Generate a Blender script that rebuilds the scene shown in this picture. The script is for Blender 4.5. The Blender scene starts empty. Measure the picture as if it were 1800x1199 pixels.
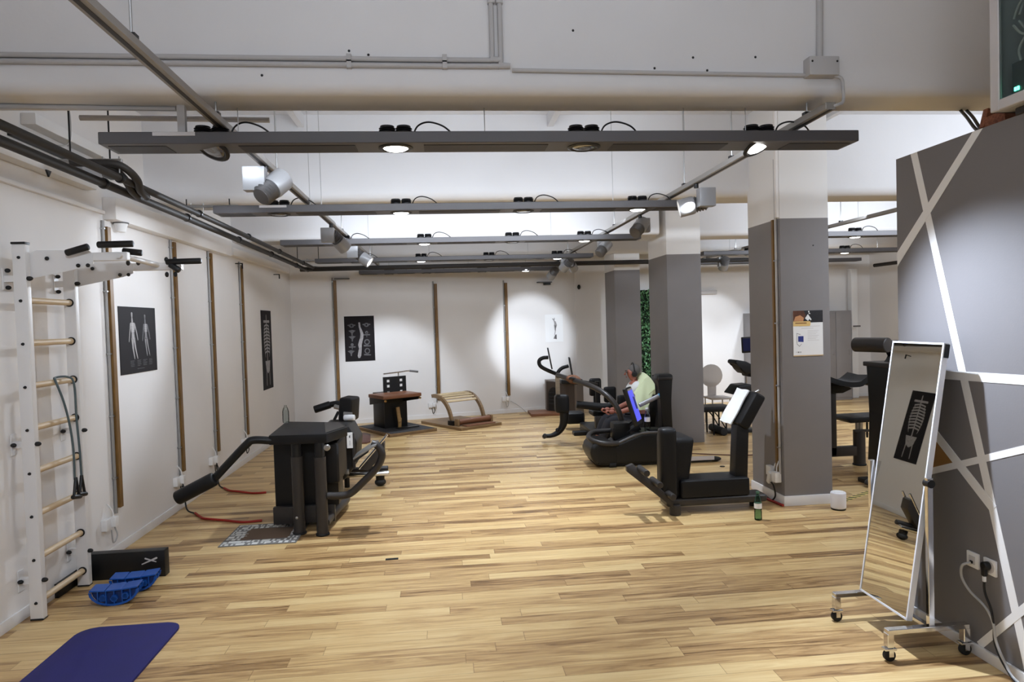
import bpy, bmesh, math, random
from mathutils import Vector, Matrix, Euler

random.seed(7)
S = bpy.context.scene
COL = S.collection
R = math.radians

# ------------------------------------------------------------------ camera
cam_data = bpy.data.cameras.new('camera')
cam_data.sensor_width = 36.0
cam_data.lens = 24.0
cam_data.clip_start = 0.05
cam = bpy.data.objects.new('camera', cam_data)
COL.objects.link(cam)
CR = Vector((0.9946089, -0.0992120, -0.0301676))
CD = Vector((-0.0328440, -0.0254543, -0.9991363))
CF = Vector((0.0983584, 0.9947407, -0.0285756))
cam.matrix_world = Matrix(((CR.x, -CD.x, -CF.x, 0), (CR.y, -CD.y, -CF.y, 0), (CR.z, -CD.z, -CF.z, 1.85), (0, 0, 0, 1)))
S.camera = cam

# ------------------------------------------------------------------ world and exposure
w = bpy.data.worlds.new('world'); S.world = w; w.use_nodes = True
w.node_tree.nodes['Background'].inputs[0].default_value = (0.8, 0.85, 1.0, 1)
w.node_tree.nodes['Background'].inputs[1].default_value = 0.2
S.view_settings.view_transform = 'Standard'
S.view_settings.look = 'None'
S.view_settings.gamma = 1
S.view_settings.use_curve_mapping = False
S.view_settings.exposure = 0.36
S.cycles.use_denoising = True
S.cycles.max_bounces = 10
S.cycles.diffuse_bounces = 6
S.cycles.caustics_reflective = False
S.cycles.caustics_refractive = False
S.cycles.sample_clamp_indirect = 6.0

COOL = (0.80, 0.885, 1.0)
WARM = (1.0, 0.86, 0.70)

def area_light(name, loc, size_x, size_y, watts, rot=(0, 0, 0), color=COOL):
    d = bpy.data.lights.new(name, 'AREA'); d.shape = 'RECTANGLE'; d.size = size_x; d.size_y = size_y
    d.energy = watts; d.color = color
    o = bpy.data.objects.new(name, d); COL.objects.link(o); o.location = loc; o.rotation_euler = rot
    return o

def spot_light(name, loc, target, watts, angle=60, blend=0.6, color=COOL, radius=0.05):
    d = bpy.data.lights.new(name, 'SPOT'); d.energy = watts; d.spot_size = R(angle); d.spot_blend = blend
    d.color = color; d.shadow_soft_size = radius
    o = bpy.data.objects.new(name, d); COL.objects.link(o); o.location = loc
    o.rotation_euler = (Vector(target) - Vector(loc)).to_track_quat('-Z', 'Y').to_euler()
    return o

K = 1.0
# indirect uplight strips without fixtures, added to brighten the face of the next ceiling beam
for y, wt in ((4.35, 34), (6.40, 4), (7.75, 26), (8.85, 14), (11.3, 8)):
    area_light('added_uplight', (0.3, y, 3.05), 3.8, 0.10, wt * K, (R(100), 0, 0))
for y, wt in ((4.6, 60), (7.8, 26), (9.0, 14), (11.3, 12)):
    area_light('added_uplight', (6.2, y, 3.05), 2.8, 0.10, wt * K, (R(100), 0, 0))
for y, wt in ((-2.6, 30), (1.2, 46)):
    area_light('added_uplight', (0.2, y, 2.95), 4.2, 0.2, wt * K, (R(165), 0, 0))  # added out of view to brighten the front ceiling beam
for y in (-2.6, 1.2):
    area_light('added_fill_row', (0.2, y, 2.9), 3.8, 0.2, 17 * K)  # unseen fill lights added for the near end of the room
for y in (1.6, 5.0):
    area_light('aisle_row', (5.6, y, 2.9), 3.0, 0.2, 40 * K)
# lamps of the pendant light beams that are switched on: straight down onto the floor
for (x, y) in ((-0.24, 3.97), (-0.35, 6.25), (1.82, 6.25), (-0.21, 8.67), (1.83, 8.67), (-0.33, 11.08), (1.88, 11.08), (1.6, 13.0)):
    spot_light('beam_lamp_light', (x, y, 2.84), (x, y, 0), (250 if y == 6.25 else 170) * K, 92, 0.75, radius=0.03)
spot_light('beam_lamp_light', (1.94, 3.96, 2.82), (2.6, 2.65, 0.5), 380 * K, 82, 0.9, color=(0.74, 0.84, 1.0), radius=0.035)
for (x, y) in ((5.6, 8.8), (6.9, 8.8), (6.9, 11.0), (5.0, 13.0), (6.6, 13.0)):
    spot_light('beam_lamp_light', (x, y, 2.84), (x, y, 0), 120 * K, 100, 0.7)
# track spotlights and added fill spots
spot_light('track_and_fill_spot', (-1.15, 7.65, 2.75), (-2.8, 8.6, 2.45), 70 * K, 70, 0.8)
spot_light('track_and_fill_spot', (-1.2, 5.6, 2.72), (-2.8, 6.8, 2.1), 55 * K, 80, 0.8)
spot_light('track_and_fill_spot', (-0.95, 9.25, 2.78), (-2.8, 5.0, 1.5), 220 * K, 46, 0.8, radius=0.04)
spot_light('track_and_fill_spot', (-0.9, 1.4, 2.85), (-2.6, 4.6, 1.2), 120 * K, 66, 0.9)  # added front fill for the wall bars, no fixture on the track here
spot_light('track_and_fill_spot', (2.15, 9.5, 2.7), (1.75, 13.8, 1.5), 480 * K, 26, 0.5)
spot_light('track_and_fill_spot', (-1.0, 10.5, 2.7), (-1.0, 13.3, 0.6), 200 * K, 50, 0.6)
spot_light('track_and_fill_spot', (2.12, 5.6, 2.8), (0.7, 7.4, 0), 190 * K, 50, 0.8)
spot_light('track_and_fill_spot', (5.5, 12.0, 2.7), (5.6, 13.97, 1.4), 60 * K, 50, 0.4)
spot_light('track_and_fill_spot', (5.0, 10.6, 2.7), (5.2, 13.97, 1.0), 70 * K, 45, 0.4)
spot_light('track_and_fill_spot', (4.9, 11.4, 2.75), (4.1, 13.9, 1.6), 60 * K, 50, 0.7)  # added to brighten the hedge panel, no fixture built for it

# ------------------------------------------------------------------ materials
MATS = {}
def lin(c):
    return tuple(((v / 255) / 12.92 if v / 255 <= 0.04045 else ((v / 255 + 0.055) / 1.055) ** 2.4) for v in c)

def mat(name, rgb, rough=0.5, metal=0.0, bump=0.0, bscale=200.0, vary=0.0, vscale=4.0, emit=0.0, spec=0.5, trans=0.0, ior=1.45, coat=0.0):
    """Principled material with a slight procedural variation of tone, roughness and relief."""
    if name in MATS: return MATS[name]
    m = bpy.data.materials.new(name); m.use_nodes = True
    nt = m.node_tree; b = nt.nodes['Principled BSDF']
    c = lin(rgb)
    b.inputs['Base Color'].default_value = (*c, 1)
    b.inputs['Roughness'].default_value = rough
    b.inputs['Metallic'].default_value = metal
    b.inputs['Specular IOR Level'].default_value = spec
    b.inputs['IOR'].default_value = ior
    if trans: b.inputs['Transmission Weight'].default_value = trans
    if coat: b.inputs['Coat Weight'].default_value = coat
    if emit:
        b.inputs['Emission Color'].default_value = (*c, 1); b.inputs['Emission Strength'].default_value = emit
    tc = nt.nodes.new('ShaderNodeTexCoord')
    if vary:
        n = nt.nodes.new('ShaderNodeTexNoise'); n.inputs['Scale'].default_value = vscale; n.inputs['Detail'].default_value = 5
        nt.links.new(tc.outputs['Object'], n.inputs['Vector'])
        r = nt.nodes.new('ShaderNodeValToRGB')
        r.color_ramp.elements[0].color = (*[v * (1 - vary) for v in c], 1); r.color_ramp.elements[1].color = (*[min(1, v * (1 + vary)) for v in c], 1)
        r.color_ramp.elements[0].position = 0.3; r.color_ramp.elements[1].position = 0.7
        nt.links.new(n.outputs['Fac'], r.inputs['Fac']); nt.links.new(r.outputs['Color'], b.inputs['Base Color'])
    if bump:
        n2 = nt.nodes.new('ShaderNodeTexNoise'); n2.inputs['Scale'].default_value = bscale; n2.inputs['Detail'].default_value = 3
        nt.links.new(tc.outputs['Object'], n2.inputs['Vector'])
        bp = nt.nodes.new('ShaderNodeBump'); bp.inputs['Strength'].default_value = bump; bp.inputs['Distance'].default_value = 0.004
        nt.links.new(n2.outputs['Fac'], bp.inputs['Height']); nt.links.new(bp.outputs['Normal'], b.inputs['Normal'])
    MATS[name] = m
    return m

def wood_mat(name, c1, c2, rough=0.45, scale=(2, 30, 30), bump=0.1):
    if name in MATS: return MATS[name]
    m = bpy.data.materials.new(name); m.use_nodes = True; nt = m.node_tree; b = nt.nodes['Principled BSDF']
    tc = nt.nodes.new('ShaderNodeTexCoord'); mp = nt.nodes.new('ShaderNodeMapping'); mp.inputs['Scale'].default_value = scale
    n = nt.nodes.new('ShaderNodeTexNoise'); n.inputs['Scale'].default_value = 3; n.inputs['Detail'].default_value = 6; n.inputs['Distortion'].default_value = 0.6
    r = nt.nodes.new('ShaderNodeValToRGB'); r.color_ramp.elements[0].color = (*lin(c1), 1); r.color_ramp.elements[1].color = (*lin(c2), 1)
    r.color_ramp.elements[0].position = 0.35; r.color_ramp.elements[1].position = 0.7
    nt.links.new(tc.outputs['Object'], mp.inputs['Vector']); nt.links.new(mp.outputs['Vector'], n.inputs['Vector'])
    nt.links.new(n.outputs['Fac'], r.inputs['Fac']); nt.links.new(r.outputs['Color'], b.inputs['Base Color'])
    b.inputs['Roughness'].default_value = rough
    bp = nt.nodes.new('ShaderNodeBump'); bp.inputs['Strength'].default_value = bump; bp.inputs['Distance'].default_value = 0.002
    nt.links.new(n.outputs['Fac'], bp.inputs['Height']); nt.links.new(bp.outputs['Normal'], b.inputs['Normal'])
    MATS[name] = m
    return m

def floor_mat():
    m = bpy.data.materials.new('laminate_planks'); m.use_nodes = True; nt = m.node_tree; b = nt.nodes['Principled BSDF']
    N = nt.nodes.new; L = nt.links.new
    def math_(op, a, c=None):
        n = N('ShaderNodeMath'); n.operation = op
        for i, v in enumerate((a, c)):
            if v is None: continue
            if isinstance(v, (int, float)): n.inputs[i].default_value = v
            else: L(v, n.inputs[i])
        return n.outputs[0]
    tc = N('ShaderNodeTexCoord'); sp = N('ShaderNodeSeparateXYZ'); L(tc.outputs['Object'], sp.inputs[0])
    X, Y = sp.outputs['X'], sp.outputs['Y']
    ROW, LEN = 0.108, 1.15
    row = math_('FLOOR', math_('DIVIDE', Y, ROW))
    wr = N('ShaderNodeTexWhiteNoise'); wr.noise_dimensions = '1D'; L(row, wr.inputs['W'])
    xs = math_('ADD', math_('DIVIDE', X, LEN), math_('MULTIPLY', wr.outputs['Value'], 7.0))
    colm = math_('FLOOR', xs)
    cb = N('ShaderNodeCombineXYZ'); L(row, cb.inputs[0]); L(colm, cb.inputs[1])
    wn = N('ShaderNodeTexWhiteNoise'); wn.noise_dimensions = '2D'; L(cb.outputs[0], wn.inputs['Vector'])
    # grain: long noise along the plank, offset for each plank
    g = N('ShaderNodeCombineXYZ')
    L(math_('ADD', math_('MULTIPLY', X, 1.1), math_('MULTIPLY', wn.outputs['Value'], 37.0)), g.inputs[0])
    L(math_('ADD', math_('MULTIPLY', Y, 14.0), math_('MULTIPLY', wn.outputs['Value'], 19.0)), g.inputs[1])
    ns = N('ShaderNodeTexNoise'); ns.inputs['Scale'].default_value = 1.3; ns.inputs['Detail'].default_value = 6; ns.inputs['Roughness'].default_value = 0.6; ns.inputs['Distortion'].default_value = 1.6
    L(g.outputs[0], ns.inputs['Vector'])
    t = math_('ADD', math_('MULTIPLY', wn.outputs['Value'], 0.36), math_('MULTIPLY', ns.outputs['Fac'], 0.92))
    rp = N('ShaderNodeValToRGB'); L(t, rp.inputs['Fac'])
    e = rp.color_ramp.elements
    e[0].position = 0.30; e[0].color = (*lin((92, 66, 40)), 1)
    e[1].position = 0.95; e[1].color = (*lin((216, 190, 138)), 1)
    for p, c in ((0.42, (134, 102, 64)), (0.54, (172, 138, 92)), (0.70, (200, 168, 116))):
        q = rp.color_ramp.elements.new(p); q.color = (*lin(c), 1)
    # thin joints
    fy = math_('FRACT', math_('DIVIDE', Y, ROW)); fx = math_('FRACT', xs)
    j = math_('MAXIMUM', math_('LESS_THAN', fy, 0.025), math_('LESS_THAN', fx, 0.003))
    mx = N('ShaderNodeMixRGB'); mx.inputs['Color2'].default_value = (*lin((92, 64, 38)), 1)
    L(math_('MULTIPLY', j, 0.55), mx.inputs['Fac']); L(rp.outputs['Color'], mx.inputs['Color1']); L(mx.outputs['Color'], b.inputs['Base Color'])
    b.inputs['Roughness'].default_value = 0.33
    L(math_('ADD', math_('MULTIPLY', ns.outputs['Fac'], 0.16), 0.30), b.inputs['Roughness'])
    b.inputs['Specular IOR Level'].default_value = 0.45
    bp = N('ShaderNodeBump'); bp.inputs['Strength'].default_value = 0.06; bp.inputs['Distance'].default_value = 0.002
    L(ns.outputs['Fac'], bp.inputs['Height']); L(bp.outputs['Normal'], b.inputs['Normal'])
    return m

def column_mat():
    """white plaster head, grey paint below 2.75 m"""
    m = bpy.data.materials.new('column_two_tone_paint'); m.use_nodes = True; nt = m.node_tree; b = nt.nodes['Principled BSDF']
    tc = nt.nodes.new('ShaderNodeTexCoord'); sp = nt.nodes.new('ShaderNodeSeparateXYZ'); nt.links.new(tc.outputs['Object'], sp.inputs[0])
    g = nt.nodes.new('ShaderNodeMath'); g.operation = 'GREATER_THAN'; g.inputs[1].default_value = 2.75
    nt.links.new(sp.outputs['Z'], g.inputs[0])
    n = nt.nodes.new('ShaderNodeTexNoise'); n.inputs['Scale'].default_value = 2.5; n.inputs['Detail'].default_value = 4
    nt.links.new(tc.outputs['Object'], n.inputs['Vector'])
    r = nt.nodes.new('ShaderNodeValToRGB'); r.color_ramp.elements[0].color = (*lin((121, 117, 117)), 1); r.color_ramp.elements[1].color = (*lin((131, 127, 127)), 1)
    nt.links.new(n.outputs['Fac'], r.inputs['Fac'])
    mx = nt.nodes.new('ShaderNodeMixRGB'); mx.inputs['Color2'].default_value = (*lin((226, 224, 222)), 1)
    nt.links.new(g.outputs[0], mx.inputs['Fac']); nt.links.new(r.outputs['Color'], mx.inputs['Color1']); nt.links.new(mx.outputs['Color'], b.inputs['Base Color'])
    b.inputs['Roughness'].default_value = 0.7
    return m

WALL = mat('white_wall_paint', (228, 225, 223), 0.75, vary=0.025, vscale=1.2, bump=0.08, bscale=90)
CONC = mat('white_painted_concrete', (214, 213, 214), 0.8, vary=0.05, vscale=0.9, bump=0.2, bscale=30)
GREYW = mat('grey_wall_paint', (118, 115, 116), 0.65, vary=0.02, vscale=1.5, bump=0.06, bscale=120)
STRIPE = mat('white_stripe_paint', (232, 231, 230), 0.6)
GOLD = mat('mustard_paint', (150, 104, 44), 0.6, vary=0.05)
BASEB = mat('white_skirting', (226, 225, 225), 0.4)
BEAMG = mat('graphite_lamp_metal', (88, 86, 88), 0.42, 0.3, vary=0.05, vscale=3)
RECESS = mat('dark_lamp_recess', (50, 48, 50), 0.5, 0.2)
FINS = mat('black_heat_sink', (38, 37, 38), 0.4, 0.4)
SPOTG = mat('silver_grey_spot_metal', (150, 150, 152), 0.4, 0.35)
SPOTF = mat('grey_spot_fins', (92, 90, 90), 0.45, 0.4)
LENS_ON = mat('lit_lamp_lens', (255, 253, 248), 0.3, emit=9.0)
LENS_OFF = mat('unlit_reflector', (150, 150, 150), 0.12, 0.9)
TRACKM = mat('grey_track_metal', (150, 146, 142), 0.4, 0.4)
BLACKP = mat('black_plastic', (16, 16, 17), 0.45, bump=0.05, bscale=300)
BLACKV = mat('black_vinyl_upholstery', (18, 18, 20), 0.48, bump=0.12, bscale=500, vary=0.1, spec=0.35)
BLACKM = mat('black_satin_metal', (22, 22, 23), 0.42, 0.1, spec=0.4)
DGREY = mat('charcoal_powder_coat', (54, 51, 50), 0.42, 0.2, vary=0.05)
PIPEB = mat('black_pipe_insulation', (40, 36, 33), 0.6, bump=0.15, bscale=80)
CHROME = mat('polished_chrome', (220, 220, 222), 0.12, 1.0)
STEEL = mat('brushed_steel', (170, 170, 170), 0.32, 0.9)
WHITEP = mat('white_plastic', (232, 231, 230), 0.4)
WHITEM = mat('white_powder_coat', (222, 220, 219), 0.42, spec=0.4)
BEECH = wood_mat('beech_wood', (196, 172, 138), (214, 192, 158), 0.5, (40, 2, 40))
OAKLT = wood_mat('light_slat_wood', (196, 172, 132), (216, 196, 158), 0.5, (3, 30, 30))
OAKDK = wood_mat('brown_oak_board', (112, 88, 60), (142, 114, 80), 0.5, (3, 30, 30))
BATTEN = wood_mat('brown_wooden_batten', (100, 70, 28), (134, 98, 44), 0.5, (30, 30, 2))
LEATHER = mat('tan_brown_leather', (112, 72, 50), 0.42, bump=0.1, bscale=400, vary=0.08)
REDBR = mat('red_brown_leather', (104, 68, 58), 0.5, bump=0.1, bscale=400, vary=0.06)
MIRROR = mat('mirror_glass', (226, 226, 220), 0.01, 1.0)
NAVY = mat('navy_foam', (22, 22, 92), 0.65, bump=0.2, bscale=300, vary=0.08, vscale=8)
BLUEP = mat('blue_plastic', (14, 76, 158), 0.4, vary=0.05)
PAPERW = mat('white_paper', (236, 236, 236), 0.6)
POSTERB = mat('matte_black_print', (30, 26, 28), 0.7, vary=0.08, vscale=6, spec=0.2)
PRINTG = mat('grey_print_ink', (150, 146, 146), 0.6, vary=0.2, vscale=30)
PRINTL = mat('light_grey_print_ink', (196, 192, 192), 0.6)
PRINTD = mat('dark_grey_print_ink', (88, 86, 88), 0.6, vary=0.3, vscale=30)
CABLEG = mat('grey_cable', (170, 168, 166), 0.5)
CONDUIT = mat('grey_painted_conduit', (176, 174, 174), 0.6)
RED = mat('red_tape', (150, 34, 26), 0.5)
SCREENB = mat('lit_blue_screen', (84, 88, 226), 0.3, emit=0.75)
SCREEND = mat('dark_blue_screen', (30, 36, 72), 0.2)
TOWELG = mat('pale_green_terry', (206, 216, 178), 0.9, bump=0.5, bscale=260)
TOWELW = mat('white_terry', (232, 234, 238), 0.9, bump=0.5, bscale=260)
RUBBER = mat('black_rubber', (24, 24, 24), 0.7)
LOCK = mat('grey_locker_steel', (142, 139, 140), 0.5, 0.0, vary=0.03)
TEALR = mat('grey_green_rubber_tube', (78, 92, 96), 0.45)
def thin_glass(name, rgb, gloss=0.12, rough=0.05):
    m = bpy.data.materials.new(name); m.use_nodes = True; nt = m.node_tree
    for n in list(nt.nodes): nt.nodes.remove(n)
    o = nt.nodes.new('ShaderNodeOutputMaterial'); mx = nt.nodes.new('ShaderNodeMixShader'); tr = nt.nodes.new('ShaderNodeBsdfTransparent'); gl = nt.nodes.new('ShaderNodeBsdfGlossy')
    fr = nt.nodes.new('ShaderNodeLayerWeight'); fr.inputs['Blend'].default_value = gloss
    tr.inputs['Color'].default_value = (*lin(rgb), 1); gl.inputs['Roughness'].default_value = rough
    nt.links.new(fr.outputs['Fresnel'], mx.inputs['Fac']); nt.links.new(tr.outputs[0], mx.inputs[1]); nt.links.new(gl.outputs[0], mx.inputs[2]); nt.links.new(mx.outputs[0], o.inputs['Surface'])
    return m
GLASS = thin_glass('clear_plastic', (232, 238, 238), 0.25)
GLASSG = thin_glass('green_tinted_plastic', (176, 208, 190), 0.25)
PANE = thin_glass('clear_glass_pane', (236, 242, 240), 0.1, 0.02)
SKIN = mat('skin', (150, 92, 76), 0.5, vary=0.06, vscale=12)

# ------------------------------------------------------------------ mesh helpers
class G:
    def __init__(s): s.bm = bmesh.new()
    def _xf(s, verts, M):
        bmesh.ops.transform(s.bm, matrix=M, verts=verts)
    def obox(s, c, size, rot=(0, 0, 0), bev=0.0, seg=2):
        r = bmesh.ops.create_cube(s.bm, size=1.0); vs = r['verts']
        Rm = rot if isinstance(rot, Matrix) else Euler(rot).to_matrix().to_4x4()
        s._xf(vs, Matrix.Translation(Vector(c)) @ Rm @ Matrix.Diagonal((*size, 1)))
        if bev:
            es = list({e for v in vs for e in v.link_edges})
            bmesh.ops.bevel(s.bm, geom=es, offset=bev, segments=seg, affect='EDGES', profile=0.6)
        return s
    def box(s, x0, x1, y0, y1, z0, z1, bev=0.0, seg=2):
        return s.obox(((x0 + x1) / 2, (y0 + y1) / 2, (z0 + z1) / 2), (abs(x1 - x0), abs(y1 - y0), abs(z1 - z0)), (0, 0, 0), bev, seg)
    def cyl(s, p0, p1, r, r2=None, seg=20, bev=0.0):
        p0, p1 = Vector(p0), Vector(p1); d = p1 - p0
        res = bmesh.ops.create_cone(s.bm, cap_ends=True, segments=seg, radius1=r, radius2=r if r2 is None else r2, depth=d.length)
        vs = res['verts']
        if bev:
            es = [e for e in {e for v in vs for e in v.link_edges} if len(e.link_faces) == 2 and any(len(f.verts) > 4 for f in e.link_faces)]
            q = d.to_track_quat('Z', 'Y').to_matrix().to_4x4()
            s._xf(vs, Matrix.Translation((p0 + p1) / 2) @ q)
            bmesh.ops.bevel(s.bm, geom=es, offset=bev, segments=3, affect='EDGES', profile=0.5)
            return s
        s._xf(vs, Matrix.Translation((p0 + p1) / 2) @ d.to_track_quat('Z', 'Y').to_matrix().to_4x4())
        return s
    def tube(s, pts, r, seg=12, curve=True, div=6, radii=None):
        P = [Vector(p) for p in pts]
        rr = radii or [r] * len(P)
        if curve and len(P) > 2:
            Q, RR = [], []
            for i in range(len(P) - 1):
                a = P[i - 1] if i else P[0] * 2 - P[1]; b = P[i]; c = P[i + 1]
                d = P[i + 2] if i + 2 < len(P) else P[-1] * 2 - P[-2]
                for k in range(div):
                    t = k / div
                    Q.append(0.5 * ((2 * b) + (c - a) * t + (2 * a - 5 * b + 4 * c - d) * t * t + (3 * b - a - 3 * c + d) * t ** 3))
                    RR.append(rr[i] * (1 - t) + rr[i + 1] * t)
            Q.append(P[-1]); RR.append(rr[-1]); P, rr = Q, RR
        n = len(P); T = []
        for i in range(n):
            t = (P[min(i + 1, n - 1)] - P[max(i - 1, 0)])
            T.append(t.normalized() if t.length > 1e-9 else Vector((0, 0, 1)))
        up = Vector((0, 0, 1)) if abs(T[0].z) < 0.9 else Vector((1, 0, 0))
        nrm = (up - T[0] * up.dot(T[0])).normalized(); rings = []
        for i in range(n):
            nrm = (nrm - T[i] * nrm.dot(T[i])).normalized(); bi = T[i].cross(nrm)
            rings.append([s.bm.verts.new(P[i] + (nrm * math.cos(2 * math.pi * k / seg) + bi * math.sin(2 * math.pi * k / seg)) * rr[i]) for k in range(seg)])
        for i in range(n - 1):
            for k in range(seg):
                s.bm.faces.new((rings[i][k], rings[i][(k + 1) % seg], rings[i + 1][(k + 1) % seg], rings[i + 1][k]))
        s.bm.faces.new(rings[0][::-1]); s.bm.faces.new(rings[-1])
        return s
    def prism(s, pts, vec, bev=0.0, seg=2):
        vec = Vector(vec)
        a = [s.bm.verts.new(Vector(p)) for p in pts]; b = [s.bm.verts.new(Vector(p) + vec) for p in pts]
        n = len(a); fs = [s.bm.faces.new(a[::-1]), s.bm.faces.new(b)]
        for i in range(n): fs.append(s.bm.faces.new((a[i], a[(i + 1) % n], b[(i + 1) % n], b[i])))
        if bev:
            es = list({e for f in fs for e in f.edges})
            bmesh.ops.bevel(s.bm, geom=es, offset=bev, segments=seg, affect='EDGES', profile=0.6)
        return s
    def lathe(s, prof, o, seg=24, axis=None):
        """prof: (radius, height) pairs revolved about z (or axis) at o"""
        o = Vector(o); q = Vector(axis).to_track_quat('Z', 'Y') if axis else None; rings = []
        for r, z in prof:
            ring = []
            for k in range(seg):
                v = Vector((r * math.cos(2 * math.pi * k / seg), r * math.sin(2 * math.pi * k / seg), z))
                if q: v = q @ v
                ring.append(s.bm.verts.new(o + v))
            rings.append(ring)
        for a, b in zip(rings, rings[1:]):
            for k in range(seg): s.bm.faces.new((a[k], a[(k + 1) % seg], b[(k + 1) % seg], b[k]))
        s.bm.faces.new(rings[0][::-1]); s.bm.faces.new(rings[-1])
        return s
    def ell(s, c, rad, rot=(0, 0, 0), u=20, v=12):
        r = bmesh.ops.create_uvsphere(s.bm, u_segments=u, v_segments=v, radius=1.0)
        s._xf(r['verts'], Matrix.Translation(Vector(c)) @ Euler(rot).to_matrix().to_4x4() @ Matrix.Diagonal((*rad, 1)))
        return s
    def face(s, pts):
        s.bm.faces.new([s.bm.verts.new(Vector(p)) for p in pts]); return s
    def grid(s, fn, nu, nv, thick=0.0):
        vs = [[s.bm.verts.new(Vector(fn(i / nu, j / nv))) for j in range(nv + 1)] for i in range(nu + 1)]
        fs = []
        for i in range(nu):
            for j in range(nv): fs.append(s.bm.faces.new((vs[i][j], vs[i + 1][j], vs[i + 1][j + 1], vs[i][j + 1])))
        if thick:
            bmesh.ops.recalc_face_normals(s.bm, faces=fs)
            bmesh.ops.solidify(s.bm, geom=fs, thickness=thick)
        return s
    def build(s, name, m, parent=None, angle=35, local=False, flip=True):
        bmesh.ops.recalc_face_normals(s.bm, faces=s.bm.faces[:])
        me = bpy.data.meshes.new(name); s.bm.to_mesh(me); s.bm.free()
        me.materials.append(m)
        me.polygons.foreach_set('use_smooth', [True] * len(me.polygons))
        me.set_sharp_from_angle(angle=R(angle))
        o = bpy.data.objects.new(name, me); COL.objects.link(o)
        if parent:
            o.parent = parent
            if not local and not parent.get('_loc'):
                off = Vector((0, 0, 0)); p = parent
                while p: off += p.location; p = p.parent
                me.transform(Matrix.Translation(-off))
        return o

def tag(o, label=None, cat=None, group=None, kind=None):
    if label: o['label'] = label
    if cat: o['category'] = cat
    if group: o['group'] = group
    if kind: o['kind'] = kind
    return o

def thing(name, label, cat, loc=(0, 0, 0), group=None, rotz=None):
    o = bpy.data.objects.new(name, None); COL.objects.link(o); o.location = loc; o.empty_display_size = 0.1
    if rotz is not None: o.rotation_euler = (0, 0, rotz)
    return tag(o, label, cat, group)

def dup(root, loc=None, label=None, group=None, rotz=None):
    def cp(o, parent):
        c = o.copy(); COL.objects.link(c)
        if parent: c.parent = parent
        for ch in list(o.children): cp(ch, c)
        return c
    c = cp(root, None)
    if loc is not None: c.location = loc
    if rotz is not None: c.rotation_euler = (0, 0, rotz)
    if label: c['label'] = label
    if group: c['group'] = group
    return c

def struct(name, g, m, parent=None, label=None):
    o = g.build(name, m, parent)
    if not parent: o['kind'] = 'structure'
    if label: o['label'] = label
    return o

# ================================================================== THE ROOM
XL, XR, YF, YB, ZC = -2.8, 9.2, -3.8, 13.97, 3.92
BA = Vector((-2.8, 12.95, 0)); BB = Vector((2.72, 14.0, 0)); BDIR = (BB - BA).normalized(); BNRM = Vector((BDIR.y, -BDIR.x, 0))
BANG = math.atan2(BDIR.y, BDIR.x)
def bw(s, z, off=0.0):
    """point on the slightly skewed back wall: s metres from its left corner, off metres into the room"""
    p = BA + BDIR * s + BNRM * off
    return Vector((p.x, p.y, z))

struct('floor', G().box(XL - 0.2, XR + 0.2, YF - 0.2, YB + 0.4, -0.12, 0.0), floor_mat())
struct('ceiling', G().box(XL - 0.2, XR + 0.2, YF - 0.2, YB + 0.4, ZC, ZC + 0.15), CONC)
struct('wall_left', G().box(XL - 0.2, XL, YF, YB + 0.3, 0, ZC), WALL)
g = G().prism([(BA.x, BA.y, 0), (BB.x, BB.y, 0), (BB.x, YB + 0.3, 0), (XL, YB + 0.3, 0)], (0, 0, ZC))
struct('wall_back_skewed', g, WALL)
struct('wall_back', G().box(2.72, XR + 0.2, YB, YB + 0.3, 0, ZC), WALL)
struct('wall_far_right', G().box(XR, XR + 0.2, YF, YB, 0, ZC), WALL)
struct('wall_behind_camera', G().box(XL, XR, YF - 0.2, YF, 0, ZC), WALL)
# partition wall on the right with its painted stripes
XW = 2.77
wr = struct('wall_right', G().box(XW, XW + 0.16, YF, 3.93, 0, 2.765), GREYW)
def stripe(name, pts, m=STRIPE, t=0.0015):
    return G().prism([(XW - t, y, z) for y, z in pts], (t, 0, 0)).build(name, m, wr)
def band(a, b, wd):
    a, b = Vector(a), Vector(b); d = (b - a).normalized(); n = Vector((-d.y, d.x)) * wd / 2
    return [tuple(a + n), tuple(b + n), tuple(b - n), tuple(a - n)]
stripe('painted_stripe', [(3.798, 2.764), (3.744, 2.764), (2.975, 0.06), (3.03, 0.06)])
stripe('painted_stripe', [(3.256, 2.764), (3.322, 2.764), (3.929, 2.20), (3.929, 2.115)], t=0.0019)
stripe('painted_stripe', band((3.93, 1.47), (2.0, 1.52), 0.048), t=0.0023)
stripe('painted_stripe', band((3.93, 1.375), (3.21, 0.815), 0.055), t=0.0027)
stripe('painted_stripe', band((3.93, 0.81), (2.2, 1.475), 0.036), t=0.0021)
stripe('painted_stripe', band((3.315, 0.058), (2.2, 1.30), 0.04), t=0.0025)
stripe('mustard_panel', [(3.86, 1.30), (3.485, 1.000), (3.88, 0.85)], GOLD, 0.0012)
# skirting boards
struct('baseboard_left', G().box(XL, XL + 0.015, YF, 12.95, 0, 0.075, 0.003), BASEB)
struct('baseboard_right', G().box(XW - 0.015, XW, YF, 3.93, 0, 0.06, 0.003), BASEB)
struct('baseboard_back', G().prism([bw(0.02, 0), bw(5.6, 0), bw(5.6, 0, 0.015), bw(0.02, 0, 0.015)], (0, 0, 0.075)), BASEB)
struct('baseboard_far', G().box(2.74, XR, YB - 0.015, YB, 0, 0.075), BASEB)
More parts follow.
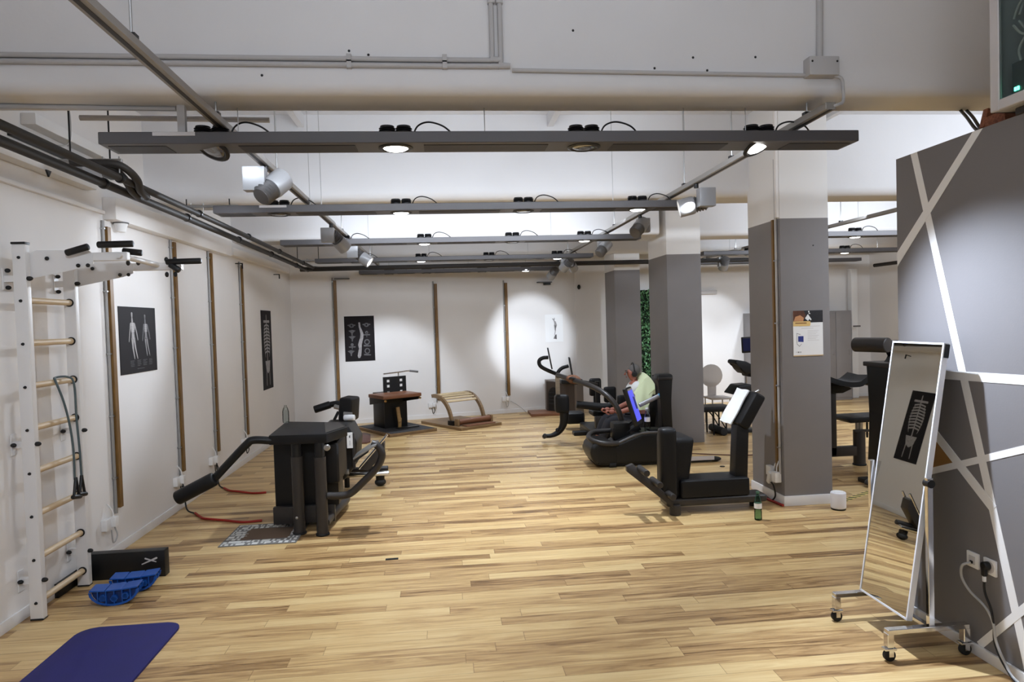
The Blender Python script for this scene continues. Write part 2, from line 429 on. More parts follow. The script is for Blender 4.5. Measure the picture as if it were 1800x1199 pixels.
# concrete cross beams: soffit 3.08, rounded arrises
def beam(n, x0, x1, y0, y1, z0=3.08, r=0.09):
    pts = []
    for cy, sgn, st in ((y0 + r, -1, 0), (y1 - r * 0.35, 1, 1)):
        rr = r if st == 0 else r * 0.35
        arc = [(cy + sgn * rr * math.cos(t), z0 + rr - rr * math.sin(t)) for t in [i * math.pi / 2 / 8 for i in range(9)]]
        pts += arc if st == 0 else arc[::-1]
    pts += [(y1, ZC), (y0, ZC)]
    struct('trim_%d' % n, G().prism([(x0, y, z) for y, z in pts], (x1 - x0, 0, 0)), CONC, label='white painted concrete ceiling beam')
beam(1, XL, XR, 3.70, 4.02, 3.08, 0.06)
beam(2, XL, XR, 6.86, 7.32)
beam(3, XL, 3.10, 9.52, 10.02, 3.03, 0.05)
beam(4, 3.10, XR, 10.05, 10.6, 3.06)
beam(5, XL, XR, 12.35, 12.8, 3.06)
beam(6, XL, XR, -0.2, 0.3)
# ceiling ribs running away from the camera between the beams
n = 7
for x, y0, y1 in ((-1.35, 4.0, 6.9), (1.1, 4.0, 6.9), (3.9, 4.0, 6.9), (-1.35, 7.3, 9.5), (1.1, 7.3, 9.5)):
    struct('trim_%d' % n, G().box(x, x + 0.06, y0, y1, ZC - 0.12, ZC), CONC, label='white painted rib under the ceiling slab'); n += 1
# ledge, lining edge and boxed band along the top of the left wall
struct('trim_%d' % n, G().box(XL, XL + 0.10, YF, 5.75, 2.99, 3.05, 0.012), BASEB, label='thin white ledge along the top of the left wall'); n += 1
struct('trim_%d' % n, G().box(XL, XL + 0.035, YF, 6.0, 2.84, 2.87, 0.008), WALL, label='top edge of the wall lining'); n += 1
struct('trim_%d' % n, G().box(XL, XL + 0.11, 6.02, 9.15, 2.80, 2.99, 0.012), WALL, label='boxed white band along the left wall'); n += 1
struct('trim_%d' % n, G().box(XL, XL + 0.09, 9.3, 12.6, 2.83, 2.93, 0.01), WALL, label='white band near the back corner'); n += 1
# old screw plugs left in the face of the front beam
b1 = bpy.data.objects['trim_1']
for x, z in ((-0.35, 3.28), (-0.45, 3.30), (1.20, 3.22), (1.42, 3.28), (1.78, 3.285), (1.50, 3.21), (-0.9, 3.17), (0.75, 3.42)):
    G().ell((x, 3.70, z), (0.007, 0.005, 0.007), u=8, v=6).build('screw_plug', FINS, b1)
# columns
COLM = column_mat()
for (x0, x1, y0, y1) in ((3.20, 3.685, 6.22, 6.90), (3.23, 3.74, 9.62, 10.50), (3.20, 3.69, 12.55, 13.30)):
    o = struct('column', G().box(x0, x1, y0, y1, 0, ZC, 0.006), COLM)
    if y0 < 7: G().box(x0 - 0.014, x1 + 0.014, y0 - 0.014, y1 + 0.014, 0, 0.095, 0.004).build('skirting', BASEB, o)

# ------------------------------------------------------------------ pendant light beams
def pendant(x0, x1, y, lamps, label, group=None, z=2.86, seglen=None):
    """y = front edge; lamps = [(x, state, tilt degrees)]"""
    W, Hh = 0.22, 0.065
    t = thing('pendant_light_beam', label, 'light', ((x0 + x1) / 2, y + W / 2, z), group)
    G().box(x0, x1, y, y + W, z, z + Hh, 0.004, 1).build('housing', BEAMG, t)
    xs = [x0] + [l[0] for l in lamps] + [x1]
    for a, b in zip(xs, xs[1:]):
        lo = a + (0.16 if a != x0 else 0.03); hi = b - (0.22 if b != x1 else 0.03)
        if hi - lo > 0.1:
            G().box(lo, hi, y + 0.045, y + W - 0.03, z - 0.003, z + 0.01).build('recess_panel', RECESS, t)
    for x, on, tilt in lamps:
        cy = y + W / 2
        for dx in (-0.045, 0.048):
            g = G()
            g.lathe([(0.036, 0), (0.048, 0.004), (0.048, 0.012)] + [(0.048 if k % 2 else 0.040, 0.012 + 0.006 * k) for k in range(1, 7)] + [(0.040, 0.056)], (x + dx, cy, z + Hh), 18)
            g.build('heat_sink', FINS, t)
        ax = Vector(tilt).normalized() if isinstance(tilt, tuple) else Vector((0, 0, -1))
        c = Vector((x, cy, z))
        ring = G().lathe([(0.098, -0.004), (0.098, 0.004), (0.080, 0.010), (0.072, 0.004)], c, 28, ax).build('lamp_ring', FINS, t)
        if on: ring_l = G().lathe([(0.070, 0.004), (0.055, 0.012), (0.02, 0.016)], c, 24, ax).build('lamp_lens', LENS_ON, ring)
        else: ring_l = G().lathe([(0.070, 0.003), (0.05, 0.010), (0.02, 0.008)], c, 24, ax).build('reflector', LENS_OFF, ring)
        G().tube([(x + 0.10, cy, z + Hh + 0.01), (x + 0.13, cy, z + Hh + 0.06), (x + 0.19, cy - 0.02, z + Hh + 0.075), (x + 0.27, cy - 0.03, z + Hh + 0.05), (x + 0.33, cy, z + Hh + 0.01)], 0.005, 8).build('lamp_cable', BLACKP, t)
    return t

def hang(t, pts, r=0.0025):
    for (x, y, z0, z1) in pts:
        G().cyl((x, y, z0), (x, y, z1), r, seg=8).build('suspension_wire', STEEL, t)

p1 = pendant(-1.80, 2.49, 3.86, [(-1.25, False, (-0.28, -0.42, -0.85)), (-0.24, True, 0), (0.85, False, 0), (1.92, True, (0.30, -0.34, -0.88))], 'nearest dark grey pendant light beam, just under the front ceiling beam')
G().box(-1.405, -1.365, 3.90, 3.93, 2.925, 3.083).build('hanger_strap', CONDUIT, p1)
hang(p1, [(0.27, 3.95, 2.925, 3.085), (1.83, 3.95, 2.925, 3.085), (1.45, 3.95, 2.925, 3.085), (-1.1, 3.95, 2.925, 3.085)])
G().box(-1.52, -1.30, 3.855, 3.861, 2.902, 2.922).build('type_plate', PRINTL, p1)
p2 = pendant(-1.95, 2.35, 6.14, [(-1.42, False, 0), (-0.35, True, 0), (0.76, False, 0), (1.83, True, 0)], 'second dark grey pendant light beam from the camera, hung in front of the second ceiling beam')
hang(p2, [(-1.15, 6.25, 2.925, 3.92), (-1.05, 6.25, 2.925, 3.92), (1.6, 6.25, 2.925, 3.92)])
G().box(-1.56, -1.33, 6.135, 6.141, 2.902, 2.922).build('type_plate', PRINTL, p2)
p3 = pendant(-1.95, 2.55, 8.565, [(-1.22, False, 0), (-0.21, True, 0), (0.90, False, 0), (1.83, True, 0)], 'third pendant light beam from the camera, between second and third ceiling beams')
hang(p3, [(-0.9, 8.67, 2.925, 3.92), (1.4, 8.67, 2.925, 3.92)])
p4 = pendant(-1.98, 2.46, 10.97, [(-1.35, False, 0), (-0.33, True, 0), (0.76, False, 0), (1.88, True, 0)], 'fourth pendant light beam from the camera, beyond the third ceiling beam')
hang(p4, [(-1.1, 11.08, 2.925, 3.92), (-0.2, 11.08, 2.925, 3.92), (1.4, 11.08, 2.925, 3.92)])
p5 = pendant(-1.55, 2.2, 13.0, [(-1.0, False, 0), (-0.3, False, 0), (0.76, False, 0), (1.6, True, 0)], 'farthest pendant light beam of the main room, close to the back wall', z=2.82)
hang(p5, [(-1.0, 13.11, 2.885, 3.92), (0.5, 13.11, 2.885, 3.92), (1.6, 13.11, 2.885, 3.92)])
for y, x0, lamps, lab in ((8.70, 5.15, [(5.6, True, 0), (5.75 + 1.1, True, 0)], 'pendant light beam in the right aisle nearest the camera'),
                          (11.05, 4.35, [(5.2, False, 0), (6.9, True, 0)], 'middle pendant light beam in the right aisle'),
                          (13.0, 4.30, [(5.0, True, 0), (6.6, True, 0)], 'farthest pendant light beam in the right aisle')):
    p = pendant(x0, 8.4, y, lamps, lab)
    hang(p, [(x0 + 0.5, y + 0.11, 2.925, ZC), (7.5, y + 0.11, 2.925, ZC)])

# ------------------------------------------------------------------ light tracks and track spotlights
def track(x, y0, y1, label, z=2.985, rods=()):
    t = thing('light_track', label, 'track', (x, y0, z))
    G().box(x - 0.03, x + 0.03, y0, y1, z - 0.02, z + 0.02, 0.004, 1).build('rail', TRACKM, t)
    G().box(x - 0.010, x + 0.010, y0 + 0.002, y1 - 0.002, z - 0.0215, z - 0.019).build('contact_slot', RECESS, t)
    for y, zt in rods:
        r = G().cyl((x, y, z + 0.02), (x, y, zt), 0.006, seg=8).build('suspension_rod', STEEL, t)
        G().box(x - 0.02, x + 0.02, y - 0.02, y + 0.02, z + 0.018, z + 0.04).build('clamp', FINS, t)
    return t
track(-1.185, 0.6, 12.9, 'long grey light track along the left side of the ceiling', rods=((2.85, ZC), (3.85, 3.085), (5.2, ZC), (7.0, 3.085), (8.4, ZC), (9.8, 3.035), (11.6, ZC)))
track(2.16, 3.60, 12.9, 'grey light track ending under the front ceiling beam', rods=((3.85, 3.085), (4.9, ZC), (5.9, ZC), (7.0, 3.085), (8.4, ZC), (9.8, 3.035), (11.6, ZC)))
track(5.15, 4.4, 12.9, 'grey light track along the ceiling of the right aisle', rods=((5.0, ZC), (7.0, 3.085), (8.4, ZC), (10.2, 3.065), (11.6, ZC)))

def track_spot(x, y, head_off, aim, label, group=None, on=True, zt=2.965, scale=1.0, box_off=(0, 0, 0)):
    t = thing('track_spotlight', label, 'spotlight', (x, y, zt), group)
    s = scale
    bx = Vector((x, y, zt)) + Vector(box_off)
    G().cyl((x, y, zt + 0.005), (x, y, zt - 0.035), 0.018 * s, seg=12).build('adapter', FINS, t)
    G().obox((bx.x, bx.y, bx.z - 0.105 * s), (0.125 * s, 0.045 * s + 0.04, 0.14 * s), (0, 0, 0), 0.006).build('driver_box', SPOTG, t)
    a = Vector(aim).normalized(); c = Vector((x, y, zt - 0.11 * s)) + Vector(head_off)
    hd = G().lathe([(0.050 * s, -0.02 * s), (0.066 * s, -0.018 * s), (0.070 * s, 0.0), (0.070 * s, 0.10 * s), (0.060 * s, 0.10 * s), (0.054 * s, 0.075 * s)], c, 26, a).build('lamp_head', SPOTG, t)
    fin = [(0.030 * s, -0.115 * s), (0.052 * s, -0.112 * s)] + [((0.064 if k % 2 else 0.052) * s, (-0.108 + 0.011 * k) * s) for k in range(9)] + [(0.05 * s, -0.016 * s)]
    G().lathe(fin, c, 26, a).build('heat_sink', SPOTF, hd)
    G().lathe([(0.055 * s, 0.076 * s), (0.045 * s, 0.082 * s), (0.02 * s, 0.085 * s)], c, 22, a).build('lamp_lens', LENS_ON if on else LENS_OFF, hd)
    j0 = Vector((x, y, zt - 0.10 * s)) + Vector(box_off)
    if (j0 - c).length > 0.02: G().cyl(j0, c, 0.02 * s, seg=10).build('swivel', SPOTG, t)
    return t
sg = 'spotlights clipped to the light tracks'
track_spot(-1.185, 4.86, (0.05, -0.02, -0.02), (0.42, 0.55, 0.55), 'large silver track spotlight showing its finned back, nearest on the left track', sg, False, scale=1.15, box_off=(-0.055, -0.06, 0.02))
track_spot(-1.185, 7.60, (0.07, 0.08, -0.06), (0.45, 0.5, -0.55), 'silver track spotlight with square box, second on the left track', sg, False, scale=1.1, box_off=(-0.03, -0.05, -0.01))
track_spot(-1.185, 9.35, (0.13, 0.02, -0.07), (0.75, -0.1, -0.55), 'lit track spotlight, third on the left track, beside the third light beam', sg, True, scale=1.15)
track_spot(2.16, 5.62, (-0.02, 0.06, -0.05), (-0.93, 0.25, -0.2), 'silver track spotlight with lit lens facing left, nearest on the right track', sg, True, scale=1.1, box_off=(0.06, -0.06, -0.01))
track_spot(2.16, 7.28, (-0.02, -0.03, -0.02), (0.5, 0.5, 0.45), 'grey track spotlight tipped down on the right track above the aisle opening', sg, False, scale=1.1, box_off=(0.05, 0.06, 0.01))
track_spot(2.16, 9.05, (0.0, -0.04, -0.05), (0.55, 0.35, 0.6), 'grey track spotlight hanging under the third light beam on the right track', sg, True, scale=1.1)
track_spot(2.16, 11.55, (-0.05, -0.03, -0.05), (-0.4, 0.6, -0.5), 'left one of two dark spotlights side by side on the far right track', sg, False, scale=1.15)
track_spot(2.16, 11.95, (0.12, -0.03, -0.03), (0.4, 0.6, -0.5), 'right one of two dark spotlights side by side on the far right track', sg, False, scale=1.15)
track_spot(2.16, 12.6, (-0.12, -0.05, -0.12), (-0.3, 0.8, -0.5), 'dark spotlight hanging lowest at the far end of the right track', sg, False, scale=1.15)
track_spot(5.15, 12.2, (0.03, -0.02, -0.03), (0.1, 0.8, -0.6), 'grey spotlight on the aisle track seen between the two nearer columns', sg, False, scale=1.25)
track_spot(5.15, 9.3, (0.03, -0.02, -0.03), (0.3, 0.8, -0.6), 'grey spotlight on the aisle track hidden behind the nearest column', sg, False, scale=1.1)

# ------------------------------------------------------------------ pipes along the ceiling
def tubething(name, label, cat, pts, r, m, group=None, **kw):
    o = G().tube(pts, r, **kw).build(name, m); return tag(o, label, cat, group)
pg = 'black insulated pipes along the left wall'
for dx, dz, rr, lab in ((0.0, 0.0, 0.030, 'lower black insulated pipe along the left wall, bending right at the back'), (0.11, 0.035, 0.026, 'upper black insulated pipe along the left wall, bending right at the back')):
    y2 = 12.15 + dx
    o = G().tube([(-2.33 + dx, -3.5, 2.90 + dz), (-2.33 + dx, 4.0, 2.90 + dz), (-2.33 + dx, 7.5, 2.89 + dz), (-2.33 + dx, y2 - 0.3, 2.85 + dz), (-2.31 + dx, y2 - 0.12, 2.85 + dz), (-2.22 + dx, y2, 2.85 + dz), (-2.0, y2, 2.85 + dz), (3.0, y2, 2.85 + dz), (6.5, y2, 2.85 + dz)], rr, 14, div=5).build('insulated_pipe', PIPEB)
    tag(o, lab, 'pipe', pg)
    for y in (3.2, 5.05, 6.6, 8.2, 9.7, 11.3):
        G().lathe([(rr + 0.006, -0.02), (rr + 0.010, 0), (rr + 0.006, 0.02)], (-2.33 + dx, y, 2.90 + dz - max(0, (y - 7.5)) * 0.011 - 0.001), 16, (0, 1, 0)).build('pipe_clamp', BLACKM, o)
# two black hoses swinging down from the pipe trapeze into the pair of pipes
for i, (dx, lab) in enumerate(((0.0, 'left curved black hose joining the ceiling pipes'), (0.10, 'right curved black hose joining the ceiling pipes'))):
    tubething('pipe_branch', lab, 'pipe', [(-2.50, 4.95, 3.02), (-2.38, 5.0, 3.03), (-2.31 + dx * 0.7, 5.04, 3.03), (-2.26 + dx * 0.8, 5.10, 2.995), (-2.245 + dx * 0.8, 5.2, 2.945), (-2.26 + dx * 0.6, 5.32, 2.90), (-2.29 + dx * 0.6, 5.5, 2.885)], 0.027, PIPEB, 'curved hoses between the ceiling pipes')
def trapeze(x0, x1, y, z, ztop, label, drop=0.1):
    t = thing('pipe_hanger', label, 'hanger', ((x0 + x1) / 2, y, z), 'pipe hangers over the left wall')
    G().box(x0, x1, y - 0.015, y + 0.015, z - 0.012, z + 0.012, 0.002, 1).build('cross_rail', STEEL, t)
    for x in (x0 + 0.08, x1 - 0.08): G().cyl((x, y, z), (x, y, ztop), 0.006, seg=8).build('threaded_rod', BLACKM, t)
    for x in (-2.33, -2.22): G().cyl((x, y, z + 0.03), (x, y, z - drop), 0.005, seg=8).build('clamp_rod', STEEL, t)
    return t
trapeze(-2.62, -2.20, 5.05, 3.055, ZC, 'nearest pipe hanger rail with long rods, left of the first light beam', 0.12)
trapeze(-2.45, -1.90, 6.72, 3.02, 3.09, 'middle pipe hanger rail under the second ceiling beam', 0.08)
trapeze(-2.45, -1.95, 11.6, 2.96, ZC, 'far pipe hanger rail close to the back left corner', 0.08)
# white cassette air unit and dark slot on the upper left wall
t = thing('wall_heater', 'long white heater bar high on the left wall behind the black pipes', 'heater', (-2.74, 5.4, 3.3))
G().box(-2.8, -2.70, 4.95, 6.3, 3.28, 3.36, 0.01).build('casing', WHITEP, t)
G().box(-2.8, -2.74, 4.8, 6.2, 3.165, 3.195, 0.003).build('dark_vent', BLACKP, t)
G().tube([(-2.69, 5.35, 3.55), (-2.69, 5.37, 3.4), (-2.69, 5.33, 3.25), (-2.72, 5.2, 3.2)], 0.006, 8).build('cable', CABLEG, t)
tag(G().box(-2.8, -2.72, 4.15, 4.55, 3.19, 3.40, 0.008).build('junction_box', CONDUIT), 'grey box high on the left wall at the edge of the picture', 'junction box')
tag(G().box(-2.8, -2.66, 5.45, 5.75, 3.05, 3.16, 0.008).build('wall_box', SPOTG), 'small grey metal box resting on the white ledge end under the pipes', 'box')
tag(G().prism([(-2.68, 5.02, 2.94), (-2.68, 5.05, 2.985), (-2.68, 4.99, 2.985)], (0.012, 0, 0)).build('wall_hook', BLACKP), 'small black hook hanging from the white ledge', 'hook')
t = thing('wall_lamp', 'small white wall cup with dark rim below the boxed band', 'fitting', (-2.72, 6.18, 2.74))
G().lathe([(0.035, -0.07), (0.055, 0.0)], (-2.735, 6.2, 2.79), 18).build('cup', WHITEP, t)
G().lathe([(0.062, -0.004), (0.062, 0.006)], (-2.735, 6.2, 2.795), 18).build('rim', SPOTF, t)
# hooks for hanging curtains: small angle brackets at the head of the far battens
for y, lab in ((9.65, 'small black angle bracket above the fourth batten of the left wall'), (11.75, 'small black angle bracket near the back left corner')):
    g = G().box(-2.8, -2.70, y - 0.01, y + 0.01, 2.745, 2.757).box(-2.715, -2.70, y - 0.01, y + 0.01, 2.68, 2.757)
    tag(g.build('angle_bracket', BLACKM), lab, 'bracket')
g = G().obox(bw(0.93, 2.745, 0.05), (0.28, 0.09, 0.018), (0, 0, BANG))
tag(g.build('wall_bracket', SPOTF), 'small flat bracket at the head of the first batten on the back wall', 'bracket')
t = thing('ceiling_vent_bracket', 'small perforated steel bracket high on the back wall', 'bracket', bw(4.94, 2.6, 0.05))
G().obox(bw(4.94, 2.63, 0.06), (0.30, 0.10, 0.02), (0, 0, BANG)).build('plate', SPOTF, t)
G().obox(bw(5.0, 2.60, 0.05), (0.14, 0.06, 0.05), (0, 0, BANG)).build('clip', BLACKM, t)
tag(G().ell((2.80, 13.93, 2.52), (0.035, 0.04, 0.05)).build('wall_sensor', BLACKP), 'small black sensor on the wall in the back corner', 'sensor')
# conduits on the face of the front beam
yc = 3.688
cg = 'grey conduits on the front ceiling beam'
for z, xc, lab in ((3.252, 0.305, 'upper grey conduit along the front beam, turning up before the middle'), (3.220, 0.350, 'lower grey conduit along the front beam, turning up before the middle')):
    o = tubething('conduit', lab, 'conduit', [(XL + 0.02, yc, z + 0.012), (-1.0, yc, z + 0.004), (xc - 0.05, yc, z), (xc - 0.012, yc, z + 0.012), (xc, yc, z + 0.05), (xc, yc, ZC - 0.02)], 0.0135, CONDUIT, cg, div=4)
    for x in (-2.2, -1.45, -0.45, 0.05):
        G().box(x - 0.012, x + 0.012, yc - 0.017, yc + 0.014, z - 0.016, z + 0.024).build('conduit_clip', CONDUIT, o)
    G().box(xc - 0.018, xc + 0.018, yc - 0.017, yc + 0.014, 3.55, 3.575).build('conduit_clip', CONDUIT, o)
tubething('conduit', 'thin grey conduit running along the front beam to the junction box', 'conduit', [(0.41, yc, 3.200), (1.2, yc, 3.191), (2.08, yc, 3.182)], 0.011, CONDUIT, cg, div=3)
tubething('conduit', 'grey conduit dropping down to the junction box on the front beam', 'conduit', [(2.15, yc, 3.27), (2.155, yc, 3.5), (2.16, yc, ZC - 0.02)], 0.018, CONDUIT, cg, div=2)
t = thing('junction_box', 'grey square junction box on the front ceiling beam near the right track', 'junction box', (2.15, 3.66, 3.16))
G().box(2.06, 2.235, 3.63, 3.71, 3.165, 3.27, 0.008).build('box', CONDUIT, t)
for x in (2.075, 2.22): G().ell((x, 3.63, 3.24), (0.006, 0.004, 0.006)).build('screw', BLACKM, t)
tubething('cable', 'grey cable looping from the junction box into the light track', 'cable', [(2.22, 3.66, 3.17), (2.255, 3.65, 3.15), (2.262, 3.65, 3.10), (2.25, 3.63, 3.02), (2.20, 3.60, 2.99), (2.165, 3.62, 2.985)], 0.009, CONDUIT)
tubething('conduit', 'grey conduit under the left part of the front beam soffit', 'conduit', [(XL + 0.05, 3.86, 3.067), (-2.0, 3.9, 3.067), (-1.42, 3.93, 3.067)], 0.013, CONDUIT, cg, div=3)
tubething('conduit', 'grey conduit just beyond the front beam at the left', 'conduit', [(-2.05, 4.2, 3.10), (-1.5, 4.22, 3.10), (-1.0, 4.25, 3.10)], 0.016, CONDUIT, cg, div=3)

# ================================================================== LEFT AND BACK WALLS
def frame_pts(origin, ax, ay):
    origin, ax, ay = Vector(origin), Vector(ax), Vector(ay)
    return lambda u, v: origin + ax * u + ay * v

def batten(name, P, label, z0, z1, N, U, group='brown battens with conduit on the white walls'):
    """brown wooden batten with a thin grey conduit on its left; P base point on the wall, N into the room, U along the wall"""
    t = thing(name, label, 'batten', (P.x, P.y, z0), group)
    def bx(u0, u1, n0, n1, za, zb):
        return G().prism([P + U * u0 + N * n0 + Vector((0, 0, za)), P + U * u1 + N * n0 + Vector((0, 0, za)), P + U * u1 + N * n1 + Vector((0, 0, za)), P + U * u0 + N * n1 + Vector((0, 0, za))], (0, 0, zb - za))
    bx(-0.028, 0.028, 0, 0.045, z0, z1).build('wooden_batten', BATTEN, t)
    c = P - U * 0.044 + N * 0.016
    pipe = G().cyl((c.x, c.y, z0 - 0.04), (c.x, c.y, z1 + 0.05), 0.013, seg=12).build('conduit_pipe', mat('galvanised_conduit', (150, 148, 146), 0.45, 0.2), t)
    k = z0 + 0.25
    while k < z1:
        bx(-0.062, -0.028, 0.0, 0.034, k, k + 0.012).build('pipe_clip', STEEL, t); k += 0.52
    return t

def outlet(P, label, N, U, plug=True, group='white sockets at the foot of the battens', kind=0):
    """surface socket with a plug and a loop of cable"""
    t = thing('wall_socket', label, 'socket', tuple(P), group)
    def bx(u0, u1, n0, n1, z0, z1, bev=0.006):
        o = P + U * (u0 + u1) / 2 + N * (n0 + n1) / 2
        return G().obox((o.x, o.y, P.z + (z0 + z1) / 2), (u1 - u0, abs(n1 - n0), z1 - z0), (0, 0, math.atan2(U.y, U.x)), bev)
    bx(-0.045, 0.045, 0.0, 0.045, -0.045, 0.045).build('socket_box', WHITEP, t)
    if plug:
        bx(0.03, 0.09, 0.03, 0.08, -0.03, 0.05).build('power_adapter', WHITEP, t)
        a = P + U * 0.07 + N * 0.05
        G().tube([a + Vector((0, 0, 0.03)), a + Vector((0, 0, 0.10)) - U * 0.02, a - N * 0.03 + Vector((0, 0, 0.16)) - U * 0.04], 0.006, 8).build('cable', WHITEP, t)
        G().tube([a + Vector((0, 0, -0.03)), a + N * 0.02 + Vector((0, 0, -0.11)), a - U * 0.03 + Vector((0, 0, -0.16)), a - U * 0.05 + Vector((0, 0, -0.05))], 0.006, 8).build('cable_loop', CABLEG if kind else BLACKP, t)
    return t

NX, UY = Vector((1, 0, 0)), Vector((0, 1, 0))
for y, lab, zt in ((6.03, 'brown wooden batten nearest the camera, between wall bars and black poster', 2.74), (7.44, 'brown wooden batten on the left wall right of the nearest black poster', 2.78),
                   (8.565, 'brown wooden batten third from the camera along the left wall', 2.78), (9.82, 'brown wooden batten farthest along the left wall, before the narrow poster', 2.74)):
    batten('wall_batten', Vector((XL, y, 0)), lab, 0.385, zt, NX, UY)
for y, z, lab in ((5.80, 0.30, 'white wall socket with adapter at the foot of the nearest batten'), (7.27, 0.31, 'white wall socket with black cable at the foot of the second batten'),
                  (8.33, 0.31, 'white wall socket at the foot of the third batten, behind the roller arm'), (9.62, 0.31, 'small white wall socket at the foot of the farthest left batten')):
    outlet(Vector((XL, y, z)), lab, NX, UY, kind=int(y < 6))
for s, lab in ((0.80, 'brown batten on the back wall left of the spine poster'), (2.70, 'brown batten in the middle of the back wall'), (4.127, 'brown batten on the back wall beside the bright light pool')):
    batten('wall_batten', bw(s, 0), lab, 0.36, 2.63 if s > 1 else 2.72, BNRM, BDIR)
outlet(bw(2.53, 0.26), 'white wall socket behind the barrel of wooden slats', BNRM, BDIR, group='white sockets at the foot of the battens')
outlet(bw(4.03, 0.29), 'white wall socket at the foot of the right batten on the back wall', BNRM, BDIR, group='white sockets at the foot of the battens', kind=1)
tubething('cable', 'thin white cable running from the back wall socket to the low brown platform', 'cable', [bw(4.15, 0.25, 0.05), bw(4.3, 0.15, 0.1), bw(4.42, 0.03, 0.2), (1.58, 13.60, 0.010)], 0.006, CABLEG)

# ------------------------------------------------------------------ posters
def poster(name, label, o, U, V, N, wd, ht, art, edge=0.0, mat_=None, cat='poster'):
    """o = lower left corner on the wall, U right, V up, N out of the wall; art(f, root) draws with f(u,v,lift)"""
    o, U, V, N = Vector(o), Vector(U), Vector(V), Vector(N); c = o + U * wd / 2
    t = thing(name, label, cat, tuple(c))
    P = lambda u, v, l=0.0: o + U * u * wd + V * v * ht + N * (0.006 + l)
    G().prism([P(0, 0), P(1, 0), P(1, 1), P(0, 1)], N * -0.005).build('sheet', mat_ or POSTERB, t)
    art(P, t)
    return t
def flat(P, t, name, polys, m, lift=0.0008):
    g = G()
    for i, poly in enumerate(polys):
        l_ = lift + i * 0.00004
        g.prism([P(u, v, l_) for u, v in poly], (P(0, 0, 0) - P(0, 0, lift)) * 0.8)
    return g.build(name, m, t)
def limb(a, b, ra, rb, n=6):
    a, b = Vector(a), Vector(b); d = (b - a); d = d.normalized() if d.length else Vector((0, 1)); p = Vector((-d.y, d.x))
    pts = []
    for i in range(n + 1):
        th = math.pi * i / n; pts.append(tuple(b + (p * math.cos(th) + d * math.sin(th)) * rb))
    for i in range(n + 1):
        th = math.pi * i / n; pts.append(tuple(a - (p * math.cos(th) + d * math.sin(th)) * ra))
    return pts
def ring2(c, rx, ry, n=14, ph=0): return [(c[0] + rx * math.cos(ph + 2 * math.pi * i / n), c[1] + ry * math.sin(ph + 2 * math.pi * i / n)) for i in range(n)]
def textbars(cx, y0, n, wd, pitch, h=0.006, seed=1):
    rr = random.Random(seed); return [[(cx, y0 - i * pitch), (cx + wd * (0.6 + 0.4 * rr.random()), y0 - i * pitch), (cx + wd * (0.6 + 0.4 * rr.random()), y0 - i * pitch + h), (cx, y0 - i * pitch + h)] for i in range(n)]
def art_body(P, t):
    for cx, s, nm in ((0.345, 1.0, 'front_body_figure'), (0.70, 0.92, 'back_body_figure')):
        X = lambda x, y: (cx + x * s, 0.30 + (y - 0.30) * s + (1 - s) * 0.25)
        A = [limb(X(-.012, .90), X(-.012, .86), .020, .016), limb(X(-.01, .84), X(-.008, .78), .012, .02),
             [X(-.055, .765), X(.045, .765), X(.055, .70), X(.035, .60), X(.045, .52), X(-.045, .52), X(-.035, .60), X(-.06, .70)],
             limb(X(-.055, .74), X(-.085, .60), .016, .012), limb(X(-.085, .60), X(-.11, .48), .012, .008),
             limb(X(.05, .74), X(.10, .61), .016, .012), limb(X(.10, .61), X(.125, .50), .012, .008),
             limb(X(-.025, .52), X(-.015, .38), .026, .018), limb(X(-.015, .38), X(.02, .22), .017, .009),
             limb(X(.025, .52), X(.05, .38), .026, .018), limb(X(.05, .38), X(.10, .22), .017, .009)]
        f = flat(P, t, nm, A, PRINTG if s == 1 else PRINTD)
        flat(P, f, 'bone_highlight', [limb(X(.0, .76), X(.0, .52), .004, .004)] + [limb(X(-.035, .74 - i * .022), X(.04, .745 - i * .022), .003, .003) for i in range(6)] + [limb(X(.022, .50), X(.09, .24), .004, .003), limb(X(-.022, .50), X(.015, .24), .004, .003)], PRINTL, 0.0014)
    flat(P, t, 'caption_text', sum([textbars(x, .185, 5, .12, .020, .006, i) for i, x in enumerate((.25, .43, .59, .76))], []) + [[(.42, .06), (.62, .06), (.62, .066), (.42, .066)]], PRINTD)
poster('anatomy_poster', 'black anatomy poster with two standing body figures on the left wall', (XL, 6.21, 1.485), UY, Vector((0, 0, 1)), NX, 0.75, 0.60, art_body)
def art_ribs(P, t):
    A = [limb((.5, .93), (.5, .36), .02, .024)]
    for i in range(9):
        y = .82 - i * .042; wv = .20 + .10 * math.sin(math.pi * (i + 1) / 10)
        for sg_ in (-1, 1):
            A.append(limb((.5, y), (.5 + sg_ * wv, y - .02), .012, .010)); A.append(limb((.5 + sg_ * wv, y - .02), (.5 + sg_ * wv * .8, y - .075), .010, .006))
    A += [[(.26, .36), (.74, .36), (.66, .24), (.52, .20), (.48, .20), (.34, .24)], limb((.22, .86), (.78, .86), .016, .016), limb((.36, .24), (.34, .06), .02, .016), limb((.64, .24), (.66, .06), .02, .016)]
    flat(P, t, 'rib_cage_figure', A, PRINTG)
poster('anatomy_poster', 'narrow looking black rib cage poster far along the left wall', (XL, 10.83, 0.90), UY, Vector((0, 0, 1)), NX, 0.60, 1.24, art_ribs)
